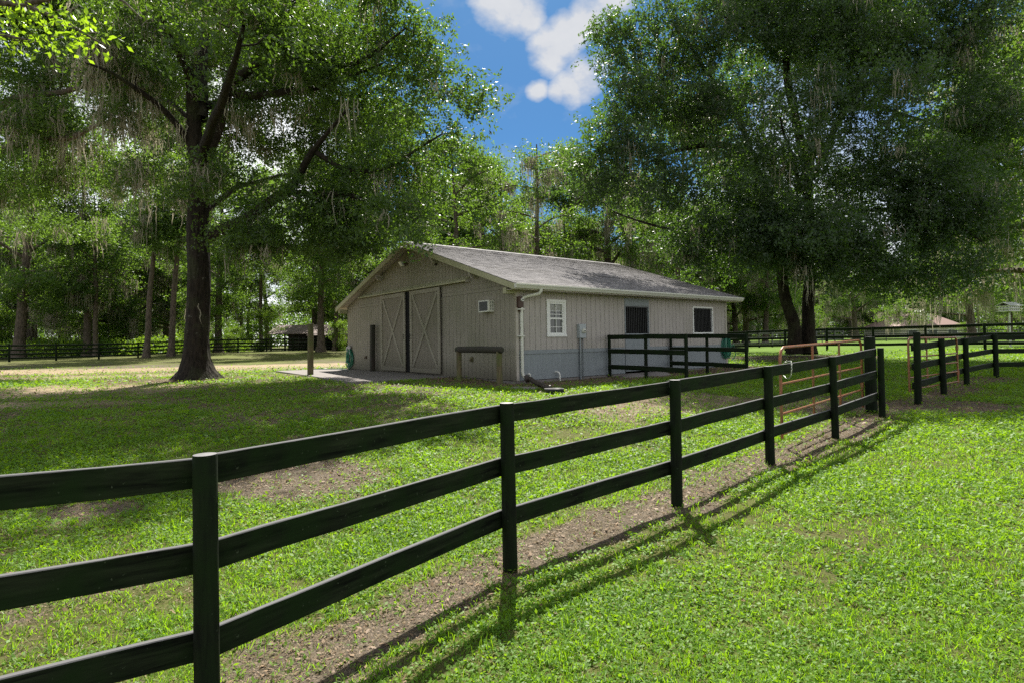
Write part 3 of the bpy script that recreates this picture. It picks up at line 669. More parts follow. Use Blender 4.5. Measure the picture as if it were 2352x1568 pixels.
for k in range(52): # ridge caps
    x = -OH - .01 + k * .215; 
    if x > LN + OH: break
    m.prism([(MID - .13, roof_z(MID - .13) + .018), (MID, APEX + .030), (MID + .13, roof_z(MID + .13) + .018), (MID + .13, roof_z(MID + .13) + .008), (MID, APEX + .018), (MID - .13, roof_z(MID - .13) + .008)], 'x', x, x + .225 + .0003 * k)
m.build('ridge_cap', M['shingle'], roof)
# rake fascia front and rear
for x0, x1 in ((-OH - .02, -OH + .018), (LN + OH - .018, LN + OH + .02)):
    m = MB()
    for ye in (-.44, 2 * MID + .44):
        m.prism([(ye, roof_z(ye) - .012), (MID, APEX - .012), (MID, APEX - .012 - .178), (ye, roof_z(ye) - .17)], 'x', x0, x1)
    m.build('rake_board', M['fascia'], barn)
m = MB(); m.box(-OH + .02, LN + OH - .02, -.42, 0.0, 2.385, 2.40); m.build('soffit', M['trim'], barn)
m = MB(); m.box(-OH + .02, LN + OH - .02, -.442, -.422, 2.385, 2.535); m.build('eave_board', M['trim'], barn)
m = MB(); zt0 = 2.545   # K-style gutter along the eave
m.prism([(-.444, zt0 - .02), (-.444, zt0 - .13), (-.50, zt0 - .13), (-.535, zt0 - .07), (-.555, zt0 - .045), (-.555, zt0 - .012), (-.548, zt0 - .008), (-.548, zt0 - .04), (-.525, zt0 - .06), (-.495, zt0 - .118), (-.452, zt0 - .118), (-.452, zt0 - .02)], 'x', -OH + .0, LN + OH)
m.box(-OH - .003, -OH + .001, -.545, -.444, zt0 - .125, zt0 - .02)
gut = m.build('gutter', M['dirty_white'], barn)
m = MB()
dsx = .16
path = [(.52, -.49, 2.43), (.52, -.485, 2.36), (.50, -.44, 2.30), (.30, -.20, 2.24), (dsx + .03, -.10, 2.20), (dsx, -.088, 2.10), (dsx, -.088, .22), (dsx + .01, -.10, .12), (dsx + .06, -.16, .03)]
m.tube(path, [.046] * 9, 10)
ds = m.build('downspout', M['dirty_white'], barn)
m = MB()
for z in (1.15, 1.87): m.box(dsx - .13, dsx + .065, -.150, -.036, z, z + .03)
m.build('strap', M['dirty_white'], ds)
# outlooker beams under the rakes
for (yy, zz) in ((-.05, 2.33), (7.95, None), (1.75, None), (3.95, None), (WD + .02, 2.33)):
    zt_ = (roof_z(yy) - .20) if zz is None else zz
    m = MB()
    if zz is None: m.prism([(-.30, zt_ + .02), (0, zt_ + .02), (0, zt_ - .17), (-.20, zt_ - .17), (-.30, zt_ - .06)], 'y', yy - .045, yy + .045)
    else: m.box(-OH + .02, -.02, yy - .02, yy + .12, zz - .03, zz + .13)
    m.build('beam_end', M['siding'] if zz is None else M['fascia'], barn, .004)
# sliding doors
def sliding_door(y0, y1, x=-.085):
    zt_ = 2.80; dd = MB(); u = y0 + .01
    while u < y1 - .01:
        e = min(u + .2, y1 - .01); dd.box(x, x + .02, u, e - .008, .06, zt_ - .02); u += .2
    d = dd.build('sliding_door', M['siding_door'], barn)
    b = MB(); b.box(x + .012, x + .03, y0 + .01, y1 - .01, .06, zt_ - .02); b.build('door_back', M['backing'], d)
    f = MB(); w = .135
    f.box(x - .034, x - .0, y0, y0 + w, .03, zt_); f.box(x - .034, x, y1 - w, y1, .03, zt_)
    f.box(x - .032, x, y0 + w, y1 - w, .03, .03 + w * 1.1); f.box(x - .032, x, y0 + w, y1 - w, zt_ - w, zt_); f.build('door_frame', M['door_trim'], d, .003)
    c = MB(); a0, a1, c0_, c1_ = y0 + w, y1 - w, .03 + w * 1.1, zt_ - w
    c.bar((x - .0145, a0 + .04, c0_ + .02), (x - .0145, a1 - .04, c1_ - .02), .10, .026, (1, 0, 0))
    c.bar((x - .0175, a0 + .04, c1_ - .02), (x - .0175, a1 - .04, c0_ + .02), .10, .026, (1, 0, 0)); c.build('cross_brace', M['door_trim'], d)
    return d
d1 = sliding_door(6.04, 7.97); d2 = sliding_door(3.70, 5.68)
for d, yy in ((d1, 6.10), (d2, 5.62)):
    h_ = MB(); h_.tube([(-.11, yy, 1.15), (-.15, yy, 1.17), (-.15, yy, 1.30), (-.11, yy, 1.32)], .009, 6); h_.build('handle', M['black_metal'], d)
m = MB(); m.box(-.05, -.045, 5.60, 6.10, .02, 2.8); m.build('door_gap_shade_sheet', M['dark'], barn)  # black sheet painting the darkness between the doors
m = MB(); m.prism([(0, 2.985), (-.015, 3.0), (-.19, 2.865), (-.19, 2.825), (-.175, 2.825), (-.172, 2.858), (0, 2.965)], 'y', 2.10, 9.82); m.build('track_cover', M['fascia'], barn)
m = MB()
for yy in (2.10, 9.82): m.prism([(0, 2.97), (-.17, 2.845), (-.17, 2.80), (0, 2.83)], 'y', yy - .015, yy + .015)
m.build('track_bracket', M['siding'], barn)
# sash window
win = MB(); win.box(1.13, 1.205, -.045, -.018, 1.20, 2.12); win.box(1.795, 1.87, -.045, -.018, 1.20, 2.12); win.box(1.115, 1.885, -.052, -.018, 2.12, 2.195); win.box(1.115, 1.885, -.06, -.018, 1.135, 1.20)
win = win.build('window', M['white'], barn, .003)
fr = MB(); fr.box(1.207, 1.262, -.030, .03, 1.20, 2.12); fr.box(1.738, 1.793, -.030, .03, 1.20, 2.12); fr.box(1.262, 1.738, -.030, .03, 2.065, 2.12); fr.box(1.262, 1.738, -.030, .03, 1.20, 1.25); fr.box(1.262, 1.738, -.026, .03, 1.630, 1.68)
fr.box(1.492, 1.508, -.018, .0, 1.25, 1.63); fr.box(1.492, 1.508, -.018, .0, 1.68, 2.065); fr.box(1.262, 1.738, -.0175, .0, 1.86, 1.876); fr.box(1.262, 1.738, -.0175, .0, 1.405, 1.421)
fr.box(1.262, 1.738, -.008, .002, 1.765, 1.785); fr.build('sash', M['white'], win)
g_ = MB(); g_.box(1.262, 1.738, .012, .016, 1.25, 2.065); g_.build('pane', M['glass'], win)
b_ = MB()
for k in range(5): b_.box(1.27, 1.73, .004, .010, 1.90 + k * .032, 1.918 + k * .032)
b_.build('blind', M['blind'], win)
# stall openings with bars
def stall(u0, u1, z0, z1, trim):
    s_ = MB(); t = .05 if trim else .03
    s_.box(u0 - t, u0, -.04, .03, z0, z1 + t); s_.box(u1, u1 + t, -.04, .03, z0, z1 + t); s_.box(u0, u1, -.04, .03, z1, z1 + t)
    if trim: s_.box(u0 - t, u1 + t, -.045, .03, z0 - t, z0)
    w_ = s_.build('stall_window', M['white'] if trim else M['lower'], barn)
    b = MB(); k = u0 + .04
    while k < u1 - .02: b.tube([(k, -.01, z0), (k, -.01, z1)], .012, 6, caps=False); k += .088
    b.box(u0, u1, -.02, -.004, z1 - .035, z1); b.build('bars', M['black_metal'], w_)
    d = MB(); d.box(u0 - .02, u1 + .02, .30, .31, z0 - .1, z1 + .1); d.box(u0 - .03, u0 - .02, .03, .30, z0 - .1, z1 + .1); d.box(u1 + .02, u1 + .03, .03, .30, z0 - .1, z1 + .1); d.build('opening_shade_panels', M['dark'], w_)  # black panels painting the unlit stall behind the bars
stall(4.50, 5.66, 1.235, 2.09, False); stall(8.23, 9.41, 1.24, 2.12, True)
m = MB(); m.box(4.47, 5.69, -.040, -.0, .02, 1.215); m.build('stall_door', M['lower'], barn, .004)
m = MB(); m.box(4.47, 5.69, -.036, -.019, 2.125, 2.34); m.build('header_panel', M['lower'], barn, .004)

def btag(o, label, cat, **k): return tag(o, label, cat, **k)
def bthing(name, label, cat, u, v, z): q = thing(name, label, cat, (0, 0, 0), BYAW); w_ = wall_pt(u, v); q.location = (w_[0], w_[1], BZ + z); return q
# window air conditioner on the gable front
ac = bthing('air_conditioner', 'off-white window air conditioner sticking out of the barn front', 'air conditioner', 0, 1.155, 1.86)
m = MB(); m.box(-.22, .0, -.245, .245, 0, .335); m.build('casing', M['dirty_white'], ac, .008)
m = MB(); m.box(-.224, -.221, -.205, .205, .035, .30); m.build('grille', M['grille'], ac)
m = MB()
for k in range(13): m.box(-.228, -.2245, -.205, .205, .045 + k * .02, .049 + k * .02)
m.build('grille_fins', M['grille'], ac)
m = MB()
for k in range(2):
    for j in range(3): m.box(-.15 + k * .07, -.125 + k * .07, -.248, -.2455, .05 + j * .09, .12 + j * .09)
m.build('side_louver', M['grille'], ac)
# floodlight
fl = bthing('floodlight', 'small white floodlight under the barn gable peak', 'floodlight', 0, 6.08, 3.80)
m = MB(); m.tube([(-.02, 0, 0), (-.06, 0, 0), (-.12, .03, .02)], .018, 8); m.box(-.03, -.018, -.06, .06, -.06, .06); m.build('mount', M['brown'], fl)
m = MB(); m.hexa([(-.15, .02, -.07), (-.15, .17, -.07), (-.10, .17, -.07), (-.10, .02, -.07), (-.24, 0, .08), (-.24, .19, .08), (-.12, .19, .09), (-.12, 0, .09)]); m.build('lamp_head', M['lens'], fl, .008)
m = MB(); m.tube([(-.03, -.12, .0), (-.08, -.12, -.02)], .03, 8); m.build('sensor', M['brown'], fl)
def wallbox(name, label, cat, u, v, z, s, mat, front=True):
    b = bthing(name, label, cat, u, v, z); m = MB()
    if front: m.box(-.06, -.018, -s / 2, s / 2, 0, s * 1.2); m.tube([(-.06, 0, s * .6), (-.10, 0, s * .5), (-.11, 0, s * .1)], s * .18, 8)
    m.build('cover', mat, b, .004); return b
wallbox('wall_outlet', 'small brown outlet box low on the front wall left of the doors', 'outlet', 0, 9.45, .42, .10, M['brown'])
wallbox('wall_tap', 'small tap box on the front wall behind the hitching rail', 'tap', 0, 2.03, .45, .12, M['old_wood'])
wallbox('cable_box', 'tiny dark cable box high on the gable right of the floodlight', 'cable box', 0, 4.0, 3.52, .07, M['backing'])
# alarm / camera box at the corner
sb = bthing('security_camera', 'brown box with a round white lens at the barn corner', 'camera', .10, -.036, 1.93)
m = MB(); m.box(-.07, .09, -.10, 0, 0.0, .30); m.box(-.02, .06, -.07, 0, -.12, 0.0); m.build('housing', M['brown'], sb, .006)
m = MB(); m.tube([(.04, -.10, .21), (.04, -.14, .21)], .045, 16); m.build('lens_ring', M['white'], sb)
m = MB(); m.tube([(.04, -.139, .21), (.04, -.143, .21)], .025, 14); m.build('lens', M['dark'], sb)
# electric meter
mt = bthing('electric_meter', 'grey electric meter box with conduits on the side wall', 'electric meter', 2.46, -.018, 0)
m = MB(); m.box(-.135, .135, -.12, 0, 1.09, 1.50); m.build('box', M['meter'], mt, .008)
m = MB(); m.lathe([(.075, 0), (.075, .03), (.066, .06), (.05, .078), (0.001, .085)], 20); o = m.build('meter_dial', M['dirty_white'], mt); o.rotation_euler = (math.pi / 2, 0, 0); o.location = (.02, -.12, 1.30)
m = MB(); m.box(-.03, .03, -.212, -.2, 1.285, 1.315); m.build('display', M['grille'], mt)
m = MB(); m.tube([(-.065, -.06, 1.10), (-.065, -.06, -.24)], .032, 12); m.build('conduit', M['conduit'], mt)
m = MB(); m.tube([(.07, -.04, 1.10), (.07, -.04, -.18)], .014, 8); m.build('conduit', M['conduit'], mt)
# white plumbing stubs by the footing
pv = bthing('drain_pipe', 'white plastic elbow pipe coming out of the lower wall', 'pipe', 1.44, -.012, 0)
m = MB(); m.tube([(0, 0, .15), (0, -.07, .155), (.03, -.12, .13), (.05, -.13, .06), (.05, -.13, -.06)], .027, 10); m.tube([(.06, -.13, -.06), (.07, -.13, -.26)], .022, 10); m.build('pipe', M['pvc'], pv)
pv = bthing('drain_pipe', 'short white pipe stub behind the black drain hose', 'pipe', .42, -.012, 0)
m = MB(); m.tube([(-.05, -.05, .14), (0, -.05, .14), (.03, -.05, .12), (.03, -.05, -.05)], .024, 10); m.build('pipe', M['pvc'], pv)
cx0, cy0 = wall_pt(dsx + .05, -.17); tubx, tuby = .92, 12.8
dr = thing('drain_hose', 'brown corrugated drain hose curling down from the white downspout', 'drain hose', (cx0, cy0, G(cx0, cy0)))
z0 = BZ - dr.location.z; p_end = at(1253, 889, 13.45)
pp = [Vector((0, 0, z0 + .10)), Vector((.03, -.08, z0 - .02)), Vector((.10, -.35, .17)), Vector((.22, -.75, .09)), Vector((.38, -1.15, .055)), Vector((p_end.x - cx0, p_end.y - cy0, .07)), Vector((p_end.x - cx0 + .14, p_end.y - cy0 - .1, .07))]
fp = []; n_ = 11
for i in range(len(pp) - 1):
    for k in range(n_): fp.append(pp[i].lerp(pp[i + 1], k / n_))
m = MB(); m.tube(fp, [.062 if (k % 2) else .050 for k in range(len(fp))], 12); m.build('hose', M['corr'], dr)
pc = at(1204, 880, 13.9)
pv = MB(); pv.hexa([(-.32, -.12, 0), (.35, -.1, 0), (.33, .14, 0), (-.3, .12, 0), (-.31, -.11, .05), (.33, -.09, .05), (.31, .13, .06), (-.29, .11, .06)]); o = pv.build('splash_block', M['concrete'], None, .012); o.location = (pc.x, pc.y, G(pc.x, pc.y) - .01); o.rotation_euler = (0, 0, -.5); tag(o, 'grey concrete splash block under the drain hose', 'concrete block')
tb = thing('feed_tub', 'shallow black rubber feed tub on the ground by the barn corner', 'tub', (tubx, tuby, G(tubx, tuby)), .3)
m = MB(); m.lathe([(.001, .015), (.13, .015), (.165, .11), (.185, .115), (.185, .09), (.178, .08), (.20, .0), (.001, 0)], 28, power=3.0, sx=1.15); m.build('basin', M['rubber'], tb)

# concrete slab before the doors
sx = [(.0, 3.2), (.0, 12.2), (-2.66, 12.35), (-3.2, 3.25)]
m = MB(); V = [(u, v, -.30) for u, v in sx] + [(u, v, -.030) for u, v in sx]; m.hexa([V[3], V[0], V[1], V[2], V[7], V[4], V[5], V[6]])
o = m.build('concrete_slab', M['concrete'], None, .012); o.location = (BX, BY, BZ); o.rotation_euler = (0, 0, BYAW); structure(o)
# fieldstone humps by the first stall door
for (u, v, a, b, c_) in ((4.2, -.55, .55, .3, .12), (5.2, -.7, .6, .35, .14)):
    m = MB(); m.lathe([(1.0, -.3), (.93, .3), (.7, .7), (.35, .93), (.01, 1.0)], 16); o = m.build('stone', M['concrete']); w_ = wall_pt(u, v); o.location = (w_[0], w_[1], G(*w_) - .02); o.scale = (a, b, c_); o.rotation_euler = (0, 0, BYAW); tag(o, 'low pale stone at the foot of the grey stall door, ' + ('nearer the meter' if u < 5 else 'farther from the meter'), 'stone', 'stones by the stall door')

# hitching rail
h = thing('hitching_rail', 'wooden hitching rail with dark log top on two posts before the barn front', 'hitching rail', (-.33, 14.35, G(-.33, 14.35)))
o0 = Vector(h.location); pa = Vector((-.33, 14.35, EYE - .22)) - o0; pb = Vector((-1.50, 16.1, EYE - .22)) - o0
dv = (pb - pa).normalized()
for p_ in (pa, pb):
    pz_ = G(p_.x + o0.x, p_.y + o0.y) - o0.z; m = MB(); m.tube([(p_.x, p_.y, pz_ - .2), (p_.x, p_.y, pa.z - .01)], .075, 14); m.build('post', M['old_wood'], h)
m = MB(); a_, b_2 = pa - dv * .14, pb + dv * .14; m.tube([a_, a_.lerp(b_2, .02), a_.lerp(b_2, .5) + Vector((0, 0, .01)), a_.lerp(b_2, .98), b_2], [.06, .085, .088, .085, .06], 14); m.build('top_rail', M['dark_wood'], h)
def lone_post(x, y, hgt, rad, label, mat, sq=True):
    t = thing('wooden_post', label, 'post', (x, y, max(G(x, y), 0) if True else 0)); t['rz'] = .67; round_post(t, t.location, hgt, rad, mat, mat, (.0, .012), square=sq)
    return t
lone_post(-7.12, 20.2, 1.80, .088, 'square mossy wooden post at the outer corner of the concrete slab', M['old_wood'])
lp = lone_post(-5.37, 22.0, 1.78, .085, 'dark brown wooden post standing close to the barn front wall', M['dark_wood']); lp.location.z = BZ - .05

# ------------------------------------------------------------------ hoses
def hose_coil(label, P0, ax, ay, n, cloth, rot, seed, tail):
    rr = random.Random(seed); t = thing('garden_hose', label, 'hose', P0, rot); m = MB()
    for k in range(n):
        w_, hh = ax * rr.uniform(.35, 1.05), ay * rr.uniform(.75, 1.0); off = rr.uniform(-.05, .05); dx = rr.uniform(-.09, -.0); pts = []
        for q in range(25):
            a = 2 * math.pi * q / 24; pts.append((dx + .02 * math.sin(a * 2 + k), off + w_ * math.sin(a) * (1 - .25 * math.cos(a)), -hh / 2 * (1 - math.cos(a)) - .02 * rr.random()))
        m.tube(pts, .015, 6, caps=False)
    if tail: m.tube(tail, .018, 7)
    m.build('coil', M['hose'], t)
    m = MB(); m.box(-.02, .03, -.05, .05, -.03, .03); m.build('hanger', M['black_metal'], t)
    if cloth:
        m = MB(); V = []; Fs = []
        for i in range(9):
            for j in range(7):
                a = i / 8 * math.pi; rad_ = .15 + .02 * math.sin(j * 2.1 + i); V.append((-.09 - .04 * math.sin(j) - .02 * math.cos(a * 3), .17 * math.cos(a) * (1 - .1 * j / 6), .05 + .09 * math.sin(a) - j * .052 * (.6 + .5 * abs(math.cos(a * 1.5 + j)))))
        for i in range(8):
            for j in range(6): Fs.append((i * 7 + j, i * 7 + j + 1, (i + 1) * 7 + j + 1, (i + 1) * 7 + j))
        m.add(V, Fs, True); m.build('rag', M['cloth'], t)
    return t
q = wall_pt(-.02, 11.0)
hose_coil('coiled green hose with a pale rag, hanging at the left corner of the barn front', (q[0], q[1], BZ + .82), .34, .80, 22, True, BYAW, 4,
          [(-.05, .1, -.6), (-.1, .2, -.82), (-.5, .5, -.84), (-.9, 1.0, -.845), (-1.1, 1.4, -.845), (-.8, 1.5, -.845), (-.5, .7, -.845), (-.35, .1, -.845), (-.5, -.3, -.845), (-.3, -.5, -.845), (-.12, -.2, -.8)])
q = wall_pt(10.25, -.05)
hose_coil('dark green hose coiled at the far right corner of the barn side wall', (q[0], q[1], BZ + 1.12), .26, .85, 18, False, BYAW + math.pi / 2, 9, [(-.05, -.1, -.5), (-.06, -.45, -.35), (-.08, -.55, -.75), (-.06, -.30, -.95)])

# ------------------------------------------------------------------ trees
def tubes_np(paths, sides=6):
    """paths: list of (pts (n,3), radii (n,)) -> V, Q"""
    Vs, Qs, base = [], [], 0
    for P, R in paths:
        n = len(P); d = np.gradient(P, axis=0); d /= np.linalg.norm(d, axis=1)[:, None] + 1e-9
        ref = np.array([.31, .17, .93]) if abs(d[0] @ np.array([.31, .17, .93])) < .9 else np.array([1., 0, 0])
        a = np.cross(d, ref); a /= np.linalg.norm(a, axis=1)[:, None] + 1e-9; b = np.cross(d, a)
        th = np.arange(sides) * 2 * np.pi / sides
        ring = P[:, None] + (a[:, None] * np.cos(th)[None, :, None] + b[:, None] * np.sin(th)[None, :, None]) * np.asarray(R)[:, None, None]
        Vs.append(ring.reshape(-1, 3)); i = np.arange(n - 1)[:, None] * sides; k = np.arange(sides)[None]
        Qs.append(np.stack([i + k, i + (k + 1) % sides, i + sides + (k + 1) % sides, i + sides + k], -1).reshape(-1, 4) + base); base += n * sides
    return np.concatenate(Vs), np.concatenate(Qs)
def resample(pts, rad, step, r, wob=.06):
    pts = np.array(pts, float); rad = np.array(rad, float); seg = np.linalg.norm(np.diff(pts, axis=0), axis=1); s = np.concatenate([[0], np.cumsum(seg)])
    n = max(3, int(s[-1] / step)); t = np.linspace(0, s[-1], n); P = np.stack([np.interp(t, s, pts[:, k]) for k in range(3)], -1)
    for _ in range(2): P[1:-1] = (P[:-2] + 2 * P[1:-1] + P[2:]) / 4
    R = np.interp(t, s, rad); w = r.normal(0, 1, P.shape); w[0] = 0
    for _ in range(2): w[1:-1] = (w[:-2] + w[1:-1] + w[2:]) / 3
    P = P + w * wob * np.minimum(1, R[:, None] * 3 + .3); return P, R
def make_tree(root, limbs, lobes, ncl, per, leaf, mats, seed, moss=0, moss_len=1.2, sig=.42, sides_main=9, twig_sides=4, step=.35, flare=None, gap=.0, wide=.42, names=('trunk', 'crown', 'moss'), mossw=.05, gapscale=.9, low_moss=None):
    """limbs: [(pts, radii)] in the tree's own coordinates; lobes: [(centre, radii, weight)]"""
    r = np.random.default_rng(seed); mains = []; nodes = []; nrad = []
    for pts, rad in limbs:
        P, R = resample(pts, rad, step, r); mains.append((P, R)); nodes.append(P[len(P) // 4:]); nrad.append(R[len(P) // 4:])
    nodes = np.concatenate(nodes); nrad = np.concatenate(nrad)
    W = np.array([l[2] * l[1][0] * l[1][1] * l[1][2] for l in lobes]); W /= W.sum(); pick = r.choice(len(lobes), ncl * 3, p=W)
    C = np.array([l[0] for l in lobes])[pick]; Rr = np.array([l[1] for l in lobes])[pick]
    g = r.normal(0, 1, (len(pick), 3)); g /= np.linalg.norm(g, axis=1)[:, None]; g *= (r.uniform(0, 1, len(pick)) ** .42)[:, None]
    P = C + g * Rr
    nz = np.sin(P[:, 0] * gapscale + 2 * np.sin(P[:, 1] * gapscale * .7)) + np.sin(P[:, 2] * gapscale * 1.2 + 1.5 * np.sin(P[:, 0] * gapscale * .8 + 1)) + np.sin(P[:, 1] * gapscale * 1.1 + P[:, 2] * gapscale * .6)
    P = P[nz > -1.2 + gap][:ncl]
    d0 = np.array([np.min(((nodes - p) ** 2).sum(1)) for p in P]); P = P[np.argsort(d0)]
    cap = len(nodes) + len(P) * 5 + 10; NB = np.zeros((cap, 3)); NR = np.zeros(cap); nn = len(nodes); NB[:nn] = nodes; NR[:nn] = nrad
    twigs = []
    for p in P:
        dd = ((NB[:nn] - p) ** 2).sum(1) + np.maximum(NB[:nn, 2] - p[2], 0) ** 2 * 1.2; j = int(np.argmin(dd)); a = NB[j]; L_ = np.linalg.norm(p - a)
        if L_ < .05: continue
        t = np.linspace(0, 1, 5)[:, None]; mid = np.array([0, 0, L_ * .12]); w = r.normal(0, 1, (5, 3)) * L_ * .05; w[0] = 0
        Q_ = a + (p - a) * t + mid * np.sin(np.pi * t) + w; r0 = min(NR[j] * .6, .010 + .014 * L_); rr = np.linspace(r0, .005 + r0 * .15, 5); twigs.append((Q_, rr))
        NB[nn:nn + 4] = Q_[1:]; NR[nn:nn + 4] = rr[1:]; nn += 4
    V1, Q1 = tubes_np(mains, sides_main)
    if flare:   # root flare
        hgt, amt, k_, bh = flare; ang = np.arctan2(V1[:, 1], V1[:, 0]); f = np.exp(-(V1[:, 2]) / hgt); msk = V1[:, 2] < bh
        V1[msk, :2] *= (1 + (amt * f * (1 + .35 * np.sin(ang * k_ + 1)))[msk, None])
    V2, Q2 = tubes_np(twigs, twig_sides)
    me = mesh_from(names[0], np.concatenate([V1, V2]), np.concatenate([Q1, Q2 + len(V1)]), smooth=True); me.materials.append(mats[0]); link(bpy.data.objects.new(names[0], me), root)
    # leaves on little shoots round every twig end
    nl = ncl if False else len(P); sh = 7
    S = P[:, None] + r.normal(0, 1, (nl, sh, 3)) * np.array([sig, sig, sig * .62]); S = S.reshape(-1, 3)
    k = max(1, per // sh); dirs = r.normal(0, 1, (len(S), 3)); dirs[:, 2] *= .5; dirs /= np.linalg.norm(dirs, axis=1)[:, None]
    t = r.uniform(-.5, .5, (len(S), k, 1)) * sig * 1.3
    LP = (S[:, None] + dirs[:, None] * t + r.normal(0, leaf * .45, (len(S), k, 3))).reshape(-1, 3)
    LD = r.normal(0, 1, (len(LP), 3)) + np.repeat(dirs, k, 0) * .8; LD[:, 2] -= .25
    V, Ql = rhombi(LP, leaf * r.uniform(.65, 1.25, len(LP)), r, 1.2, wide, LD)
    me = mesh_from(names[1], V, Ql); me.materials.append(mats[1]); link(bpy.data.objects.new(names[1], me), root)
    if moss:
        src = NB[:nn]; wgt = np.ones(nn)
        if low_moss is not None: wgt = np.exp(-((src - np.array(low_moss[0])) ** 2).sum(1) / low_moss[1] ** 2) + .06
        an = src[r.choice(nn, moss, p=wgt / wgt.sum())]; Vs, Qs = strands(an, moss_len, r, mossw)
        me = mesh_from(names[2], Vs, Qs); me.materials.append(M['moss']); link(bpy.data.objects.new(names[2], me), root)
    return root
def strands(an, ln, r, wd, per=15):
    n = len(an) * per; A = np.repeat(an, per, 0) + r.normal(0, 1, (n, 3)) * np.array([.22, .22, .05]); L_ = np.repeat(r.uniform(.35, 1.25, len(an)), per) * r.uniform(.4, 1.05, n) * ln
    a = r.uniform(0, np.pi, n); sd = np.stack([np.cos(a), np.sin(a), np.zeros(n)], -1); rows = []
    ws = [.35, 1.0, .8, 1.0, .7, .45, .08]; j = np.zeros((n, 3)); cl = np.repeat(r.normal(0, .03, (len(an), 3)), per, 0) * [1, 1, 0]
    for i, w in enumerate(ws):
        t = i / 6; c = A + j; c[:, 2] -= L_ * t; rows.append(c - sd * (w * wd / 2)); rows.append(c + sd * (w * wd / 2)); j = j + r.normal(0, .035, (n, 3)) * [1, 1, 0] + cl * r.uniform(-1, 1.6)
    V = np.stack(rows, 1).reshape(-1, 3); b = np.arange(n)[:, None, None] * 14; q = np.array([[2 * i, 2 * i + 1, 2 * i + 3, 2 * i + 2] for i in range(6)])[None]
    return V, (b + q).reshape(-1, 4)

def img_limb(pts, radii, Y0, base, dy):
    """limb traced on the survey sheet, at its own depths Y0 + dy"""
    out_ = []
    for (px, py), d in zip(pts, dy): p = at(px, py, Y0 + d); out_.append((p.x - base[0], p.y - base[1], p.z - base[2]))
    return out_, radii
def c5(x, y): return (x * .4883, y * .4883)                      # sheet 5 -> survey sheet
def c6(x, y): return (1205.9 + x * .4873, y * .4873)

# --- big oak left of the barn
bx, by = -10.95, 19.9; bz = G(bx, by); base = (bx, by, bz - .05)
oakA = thing('oak_tree', 'huge dark-trunked oak left of the barn, its crown arching over the roof', 'tree', base)
T = [((0, 0, 0), (0.0, 0, .8), *[tuple(Vector(at(px, py, 19.9)) - Vector(base)) for px, py in ((456, 700), (455, 545), (457, 420), (458, 350))])]
limbsA = [(list(T[0]), [.43, .40, .38, .36, .33, .30])]
def LA(pts, rad, dy): limbsA.append(img_limb(pts, [q * .80 for q in rad], 19.9, base, dy))
LA([(450, 360), c5(910, 560), c5(905, 400), c5(880, 280), c5(830, 240), (380, 70), (350, -60)], [.32, .29, .24, .18, .15, .1, .04], [0, 0, -.5, -1, -1.5, -2, -3])
LA([c5(945, 560), c5(950, 380), c5(960, 200), c5(985, 0), (500, -150)], [.3, .26, .2, .14, .05], [0, .3, .6, 1, 2])
LA([(478, 360), c5(1035, 600), c5(1060, 430), c5(1180, 330), c5(1330, 220), c5(1390, 0), (720, -120)], [.23, .22, .2, .17, .15, .1, .04], [0, -.2, -.8, -1.5, -2.2, -3, -4])
LA([c5(1070, 430), c5(1180, 460), c5(1330, 430), c5(1480, 430), c5(1620, 370), c5(1800, 300)], [.19, .16, .14, .12, .08, .04], [-.8, -1, -1.6, -2, -2.5, -3])
LA([c5(1330, 220), c5(1480, 250), c5(1620, 330), c5(1760, 260), c5(1900, 130)], [.14, .12, .1, .07, .03], [-2.2, -2.4, -2.8, -3.4, -4])
LA([c5(900, 690), c5(800, 550), c5(700, 460), c5(600, 400), c5(530, 330), c5(400, 300)], [.15, .13, .11, .085, .06, .03], [0, -.5, -1, -1.6, -2, -2.6])
LA([(478, 545), c5(1150, 1040), c5(1250, 970), c5(1380, 880), c5(1450, 740), c5(1520, 650), (800, 250)], [.27, .24, .21, .17, .13, .09, .04], [0, -.8, -1.4, -2.2, -2.7, -3, -3.5])
LA([c5(1370, 905), c5(1500, 925), c5(1640, 910), c5(1760, 960), c5(1880, 1080), c5(1960, 1150)], [.13, .1, .09, .06, .04, .02], [-2.2, -2.4, -2.6, -3, -3.4, -3.6])
LA([c5(1490, 720), c5(1650, 820), c5(1830, 800), c5(1950, 700), c5(2080, 640)], [.1, .09, .07, .05, .03], [-2.8, -3, -3.4, -3.8, -4])
LA([c5(930, 600), (400, 240), (300, 200), (230, 120)], [.12, .1, .07, .03], [0, 2.5, 4.5, 6])
LA([c5(960, 500), (560, 230), (700, 150), (880, 60)], [.2, .16, .1, .04], [0, 2.5, 4.5, 6])
LA([(455, 420), (470, 330), (520, 200), (560, 60)], [.22, .18, .12, .05], [0, -3, -6, -8])
LA([(455, 500), (540, 430), (660, 400), (790, 420)], [.15, .12, .08, .03], [0, 2, 4, 5])
def lobe(px, py, dy, rx, ry, w=1.0, Y0=19.9, base=base, rd=None):
    p = at(px, py, Y0 + dy); k = (Y0 + dy) / F_PX; rd = rd or (rx * k * .8); return ((p.x - base[0], p.y - base[1], p.z - base[2]), (rx * k, rd, ry * k), w)
